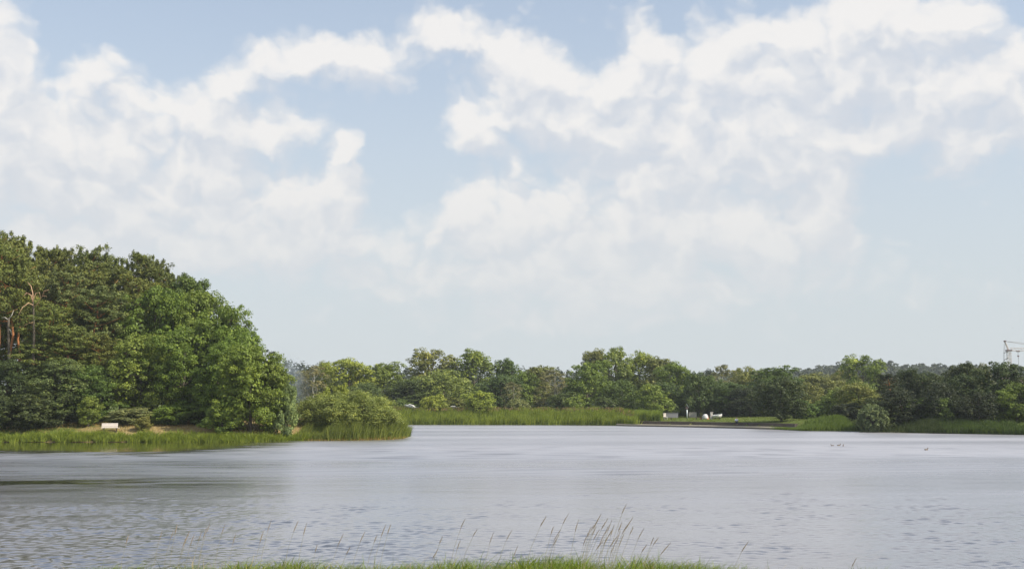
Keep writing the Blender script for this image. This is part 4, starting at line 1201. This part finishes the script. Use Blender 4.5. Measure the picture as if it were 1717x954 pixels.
def small_things():
    # domed tent
    root = empty('dome_tent', place(1183, 703, 208)); tag(root, 'small white dome tent with orange door on the lawn', 'tent')
    m = MB(); rg = []
    for i in range(6):
        e = i / 5 * math.pi / 2; r = math.cos(e) ** .8 + .02
        rg.append([(math.cos(2 * math.pi * k / 14) * .68 * r, math.sin(2 * math.pi * k / 14) * .75 * r, math.sin(e) * .98) for k in range(14)])
    m.rings(rg); m.build('tent_shell', WHITE, root, True)
    m = MB(); m.add([(.18, -.78, .02), (.66, -.52, .02), (.58, -.40, .45), (.38, -.36, .80), (.12, -.62, .50)], [(0, 1, 2, 3, 4)])
    m.build('door', ORANGE, root)
    for a in (0.6, 2.2, 3.9, 5.4):
        m = MB(); m.tube([(math.cos(a) * .6, math.sin(a) * .66, .3), (math.cos(a) * 1.0, math.sin(a) * 1.05, 0)], .012, 4); m.build('guy_line', STEELG, root)
    # cabinet
    root = empty('cabinet_box', place(1193, 703, 207.5)); tag(root, 'narrow white upright cabinet between tent and dinghy', 'cabinet')
    m = MB(); m.box((0, 0, .62), (.42, .4, 1.24)); m.build('case', WHITE, root)
    m = MB(); m.box((.04, 0, 1.29), (.56, .5, .09)); m.build('roof', WOODW, root)
    m = MB(); m.box((.02, -.21, .6), (.32, .02, 1.0)); dr = m.build('door', WOODW, root)
    m = MB(); m.box((.12, -.235, .62), (.03, .03, .12)); m.build('handle', DARKWOOD, dr)
    # low dark tables
    for px, Y, lab in ((1121, 206, 'low dark picnic table at the end of the reeds'), (1172, 205, 'low dark picnic table before the dome tent')):
        root = empty('picnic_table', place(px, 705, Y)); tag(root, lab, 'table', 'picnic tables on the lawn')
        m = MB(); m.box((0, 0, .42), (1.35, .6, .06)); m.build('table_top', DARKWOOD, root)
        for s in (-.5, .5):
            m = MB(); m.box((s, 0, .2), (.08, .5, .42)); m.build('leg', DARKWOOD, root)
    # white chairs at the reed end
    root = empty('garden_chair', place(1116, 701, 211), R(20)); tag(root, 'white garden chair at the end of the reeds', 'chair')
    m = MB(); m.box((0, 0, .48), (.6, .55, .06)); m.build('seat', WHITE, root)
    m = MB(); m.box((-.05, .28, .85), (.6, .05, .72)); m.build('backrest', WOODW, root)
    for sx in (-.26, .26):
        for sy in (-.23, .23):
            m = MB(); m.box((sx, sy, .22), (.05, .05, .48)); m.build('leg', WHITE, root)
    root = empty('round_topiary', place(1175, 702, 207)); tag(root, 'small round potted shrub beside the dome tent', 'shrub')
    tr, cr, H, W = PROTO['shrub_b']
    for nm, me in (('trunk', tr), ('crown', cr)):
        o = link(nm, me, root); o.scale = (.16, .16, .2); o.location = (0, 0, .35); o.color = (.12, .13, .05, 1)
    m = MB(); m.rings([[(math.cos(k * .6283) * r, math.sin(k * .6283) * r, z) for k in range(10)] for r, z in ((.18, 0), (.24, .38))]); m.build('pot', simple('clay_pot', (.3, .14, .08)), root)


small_things()


# ------------------------------------------------------------------ person sitting on the promenade kerb
def skin_body(name, joints, edges, radii, mat, parent):
    me = bpy.data.meshes.new(name); me.from_pydata(joints, edges, []); me.update()
    o = link(name, me, parent)
    md = o.modifiers.new('skin', 'SKIN'); md.use_smooth_shade = True
    o.modifiers.new('sub', 'SUBSURF').levels = 1; o.modifiers['sub'].render_levels = 1
    if not me.skin_vertices: me.attributes
    bm = bmesh.new(); bm.from_mesh(me); ly = bm.verts.layers.skin.verify()
    bm.verts.ensure_lookup_table()
    for i, v in enumerate(bm.verts):
        v[ly].radius = (radii[i], radii[i]); v[ly].use_root = (i == 0)
    bm.to_mesh(me); bm.free()
    me.materials.append(mat)
    return o


def person():
    q = on_water(1240, 718.0)
    x, y = q[0], q[1] + 2.25
    root = empty('person', (x, y, 0.95), R(-8))
    tag(root, 'person in white top and dark trousers sitting on the lake edge', 'person')
    # pelvis 0, spine, chest, neck, head, arms, legs hanging over the kerb towards the water (-y)
    J = [(0, 0, .10), (0, .02, .28), (0, .02, .48), (0, .0, .60), (0, -.02, .72), (0, -.02, .80),
         (.19, .01, .50), (.25, -.02, .27), (.22, -.20, .16), (-.19, .01, .50), (-.25, -.02, .27), (-.22, -.20, .16),
         (.10, -.02, .09), (.12, -.44, .12), (.12, -.50, -.30), (.12, -.60, -.36), (-.10, -.02, .09), (-.12, -.44, .12), (-.12, -.50, -.30), (-.12, -.60, -.36)]
    E = [(0, 1), (1, 2), (2, 3), (3, 4), (4, 5), (2, 6), (6, 7), (7, 8), (2, 9), (9, 10), (10, 11), (0, 12), (12, 13), (13, 14), (14, 15), (0, 16), (16, 17), (17, 18), (18, 19)]
    Rr = [.13, .13, .15, .055, .095, .085, .065, .05, .035, .065, .05, .035, .09, .07, .05, .04, .09, .07, .05, .04]
    skin_body('body', J, E, Rr, SKIN, root)
    skin_body('shirt', [J[i] for i in (0, 1, 2, 6, 7, 9, 10)], [(0, 1), (1, 2), (2, 3), (3, 4), (2, 5), (5, 6)], [.16, .165, .185, .09, .075, .09, .075], CLOTHW, root)
    skin_body('trousers', [J[i] for i in (0, 12, 13, 14, 16, 17, 18)], [(0, 1), (1, 2), (2, 3), (0, 4), (4, 5), (5, 6)], [.155, .11, .09, .07, .11, .09, .07], CLOTHD, root)
    m = MB(); m.rings([[(math.cos(a * .5236) * r, math.sin(a * .5236) * r + .015, z) for a in range(12)] for r, z in ((.09, .72), (.115, .80), (.10, .87), (.05, .905))]); m.build('hair', HAIR, root, True)


person()


# ------------------------------------------------------------------ ducks, driftwood, birds
def duck(px, py, rz, lab, s=0.5):
    q = on_water(px, py)
    root = empty('duck', (q[0], q[1], 0), rz); root.scale = (s, s, s); tag(root, lab, 'duck', 'ducks on the open water')
    rg = []
    for u, w, zb, zt in ((-.30, .02, .13, .17), (-.22, .08, .02, .17), (-.08, .13, -.05, .20), (.08, .13, -.06, .20), (.20, .09, -.03, .17), (.26, .03, .04, .12)):
        rg.append([(u, math.cos(k * .628) * w, (zb + zt) / 2 + math.sin(k * .628) * (zt - zb) / 2) for k in range(10)])
    m = MB(); m.rings(rg); b = m.build('body', DUCKB, root, True)
    m = MB(); m.tube([(.2, 0, .1), (.25, 0, .2), (.27, 0, .27), (.30, 0, .33), (.33, 0, .34)], [.06, .05, .045, .065, .03], 8); h = m.build('head', DUCKB, root, True)
    m = MB(); m.box((.385, 0, .325), (.09, .05, .02)); m.build('beak', BEAK, h)
    for s_ in (-1, 1):
        m = MB(); m.rings([[(u, s_ * (w + .005), .1 + math.sin(k * 1.05) * hgt) if k % 2 else (u, s_ * (w * .8), .1 + math.sin(k * 1.05) * hgt) for k in range(6)] for u, w, hgt in ((-.24, .08, .02), (-.1, .13, .06), (.08, .135, .06), (.14, .12, .02))]); m.build('wing', DUCKL, b)


duck(1396, 747.6, 3.0, 'leftmost duck of the three swimming in a line')
duck(1406.5, 747.2, 0.2, 'middle duck of the three swimming in a line', .56)
duck(1414, 747.8, 1.2, 'rightmost duck of the three swimming in a line')
duck(1553, 754.5, 0.3, 'single duck swimming alone towards the right shore', .6)


def driftwood():
    q = on_water(645, 736.5); root = empty('driftwood', (q[0], q[1] + .5, 0.05)); tag(root, 'bleached driftwood stick leaning out of the spit edge', 'driftwood')
    m = MB(); m.tube([(-.35, 0, 0), (0, -.1, .3), (.3, -.2, .55)], [.05, .04, .02], 6); m.build('stick', BARK_BIRCH, root, True)
    m = MB(); m.tube([(-1.2, -.1, .02), (-.2, -.2, .06), (.6, -.1, .03)], [.05, .06, .03], 6); m.build('log', BARK_BIRCH, root, True)


driftwood()


def bird(px, py, Y, s, lab):
    p = at(px, py, Y); root = empty('flying_bird', tuple(p), .5); root.scale = (s, s, s); tag(root, lab, 'bird', 'birds in the sky')
    m = MB(); m.tube([(-.18, 0, 0), (-.1, 0, 0), (.05, 0, .01), (.15, 0, .02), (.2, 0, .02)], [.015, .045, .06, .04, .01], 7); m.build('body', BIRDM, root, True)
    for q in (-1, 1):
        m = MB(); m.add([(.08, q * .04, .02), (-.06, q * .04, .02), (-.05, q * .28, .10), (.05, q * .30, .12), (-.05, q * .55, .06), (.08, q * .04, .03), (-.06, q * .04, .03), (-.05, q * .28, .11), (.05, q * .30, .13), (-.05, q * .55, .07)],
                        [(0, 1, 2, 3), (3, 2, 4), (5, 8, 7, 6), (8, 9, 7), (0, 5, 6, 1), (1, 6, 7, 2), (2, 7, 9, 4), (4, 9, 8, 3), (3, 8, 5, 0)]); m.build('wing', BIRDM, root)


bird(1343, 540, 160, .35, 'tiny dark bird flying above the dark tree on the lawn')
bird(1698, 550, 160, .35, 'tiny dark bird flying above the crane')


# ------------------------------------------------------------------ tower crane and house behind the right shore
def crane():
    Y = 400.0
    c = at(1692, 600, Y); zb = gz(c[0], Y)
    root = empty('tower_crane', (c[0], Y, zb)); tag(root, 'pale tower crane rising behind the trees at the right edge', 'crane')
    def W(px, py, dy=0): q = at(px, py, Y + dy); return Vector((q[0] - c[0], dy, q[2] - zb))
    top = W(1692, 588).z; w = .55
    m = MB()
    for sx in (-w, w):
        for sy in (-w, w): m.tube([(sx, sy, -.2), (sx, sy, top)], .09, 5)
    k = 0; z = 0.0
    while z < top - 1:
        s = 1 if k % 2 else -1
        for sy in (-w, w): m.tube([(-w * s, sy, z), (w * s, sy, z + 1.0)], .06, 4)
        for sx in (-w, w): m.tube([(sx, -w * s, z), (sx, w * s, z + 1.0)], .06, 4)
        z += 1.0; k += 1
    m.build('mast', CRANEW, root)
    m = MB(); m.box((0, 0, top + .1), (1.9, 1.5, .5)); m.build('slewing_platform', CRANED, root)
    ap = W(1685, 572)
    m = MB()
    for sy in (-.5, .5): m.tube([(0, sy, top), (ap.x, sy * .3, ap.z)], .17, 5)
    for t in (.25, .5, .75): m.tube([(ap.x * t, -.5 + .35 * t, top + (ap.z - top) * t), (ap.x * t, .5 - .35 * t, top + (ap.z - top) * t)], .07, 4)
    m.build('tower_head', CRANEW, root)
    m = MB(); m.box((ap.x, 0, ap.z), (.7, .7, .5)); m.build('head_pulley', CRANED, root)
    JL = 32.0
    m = MB(); m.tube([(.4, -.5, top), (JL, -.5, top)], .11, 5); m.tube([(.4, .5, top), (JL, .5, top)], .11, 5); m.tube([(.4, 0, top + 1.0), (JL, 0, top + .9)], .11, 5)
    for i in range(28):
        x = .6 + i * 1.1
        for sy in (-.5, .5): m.tube([(x, sy, top), (x + .55, 0, top + .95), (x + 1.1, sy, top)], .05, 4)
    m.build('jib', CRANEW, root)
    for xe in (14.0, 26.0):
        m = MB(); m.tube([(ap.x, 0, ap.z), (xe, 0, top + 1.0)], .07, 4); m.build('tie_cable', CABLE, root)
    for sy in (-.4, .4):
        m = MB(); m.tube([(ap.x, sy, ap.z), (W(1683.5, 592).x, sy, W(0, 592).z), (W(1683, 640).x, sy, 2)], .05, 4); m.build('back_cable', CABLE, root)
    for a, b in (((1683.5, 592), (1692, 588)), ((1683.3, 604), (1692, 599))):
        m = MB(); m.tube([W(*a), W(*b)], .10, 4); m.build('strut', CRANED, root)
    tx = W(1707, 590).x
    m = MB(); m.box((tx, 0, top - .2), (.95, 1.1, .4)); m.build('trolley', CRANED, root)
    hz = W(1707, 597).z
    m = MB()
    for s in (-.2, .2): m.tube([(tx + s, 0, top - .3), (tx + s * .6, 0, hz + .2)], .025, 4)
    m.build('hoist_rope', CABLE, root)
    m = MB(); m.box((tx, 0, hz), (.55, .3, .5)); m.tube([(tx, 0, hz - .2), (tx, 0, hz - .6), (tx + .15, 0, hz - .75)], .06, 5); m.build('hook_block', CRANED, root)
    m = MB(); m.tube([(tx, 0, hz - .6), (tx, 0, W(1707, 622).z)], .06, 4); m.build('sling_chain', CABLE, root)
    m = MB(); m.box((0, 0, .3), (4.2, 4.2, 1.0)); m.build('ballast_base', CONCRETE, root)
    m = MB(); m.box((-2.6, 0, 1.9), (1.6, 2.4, 2.2)); m.build('counterweight', CONCRETE, root)


crane()


def house():
    Y = 300.0
    a = at(1701, 632, Y); zb = gz(a[0] + 8, Y)
    zt = at(1701, 628.5, Y)[2] - zb
    root = empty('flat_roofed_house', (a[0] + 7, Y, zb)); tag(root, 'pinkish flat-roofed building behind the trees at the right edge', 'building')
    m = MB(); m.box((0, 4, zt / 2 - .3), (14, 8, zt - .1)); m.build('wall', PLASTER, root)
    m = MB(); m.box((0, 4, zt - .12), (14.6, 8.6, .5)); m.build('roof', ROOFG, root)
    for i in range(5):
        for f in range(2):
            wn = MB(); wn.box((-5.6 + i * 2.8, -.02, zt - 2.6 - 3.0 * f), (1.3, .12, 1.4)); ww = wn.build('window', WOODW, root)
            pn = MB(); pn.box((-5.6 + i * 2.8, -.09, zt - 2.6 - 3.0 * f), (1.1, .04, 1.2)); pn.build('pane', GLASSD, ww)


house()


# ------------------------------------------------------------------ smoke and summer haze
def volume_mat(name, col, dens, ani=0.2):
    m, g, out = newmat(name)
    v = g.new('ShaderNodeVolumePrincipled')
    v.inputs['Color'].default_value = col + (1,); v.inputs['Density'].default_value = dens; v.inputs['Anisotropy'].default_value = ani
    g.link(v.outputs[0], out.inputs['Volume'])
    return m


def smoke():
    mat = volume_mat('smoke', (0.70, 0.80, 0.88), 0.016)
    rng = np.random.default_rng(8)
    root = empty('smoke_plume', tuple(at(505, 690, 170)))
    tag(root, 'thin blue smoke drifting up behind the end of the wood', 'smoke', kind='stuff')
    o = np.array(root.location)
    for k in range(16):
        u = k / 15
        px, py, Y = 504 - 30 * u + rng.normal(0, 5), 684 - 72 * u, 170 + rng.normal(0, .5)
        rx = (1.1 + 1.3 * u) * rng.uniform(.8, 1.25); rz = rng.uniform(1.6, 2.8)
        c = at(px, py, Y) - o
        bm = bmesh.new(); bmesh.ops.create_icosphere(bm, subdivisions=3, radius=1)
        ph = rng.uniform(0, 6, 3)
        for v in bm.verts:
            q = v.co.copy(); k = 1 + .16 * math.sin(3 * q.x + ph[0]) + .14 * math.sin(4 * q.z + ph[1]) + .1 * math.sin(5 * q.y + ph[2])
            v.co = Vector((c[0] + q.x * k * rx, c[1] + q.y * k * rx, c[2] + q.z * k * rz))
        me = bpy.data.meshes.new('smoke_puff'); bm.to_mesh(me); bm.free()
        link('smoke_puff', me, root, mat)


smoke()
mb = MB(); mb.box((0, 100, 26.5), (7800, 7800, 61)); hz = mb.build('haze', volume_mat('haze', (0.80, 0.88, 0.95), 0.00018, 0.0))
tag(hz, 'thin pale summer haze over the lake and woods', 'haze', kind='stuff')
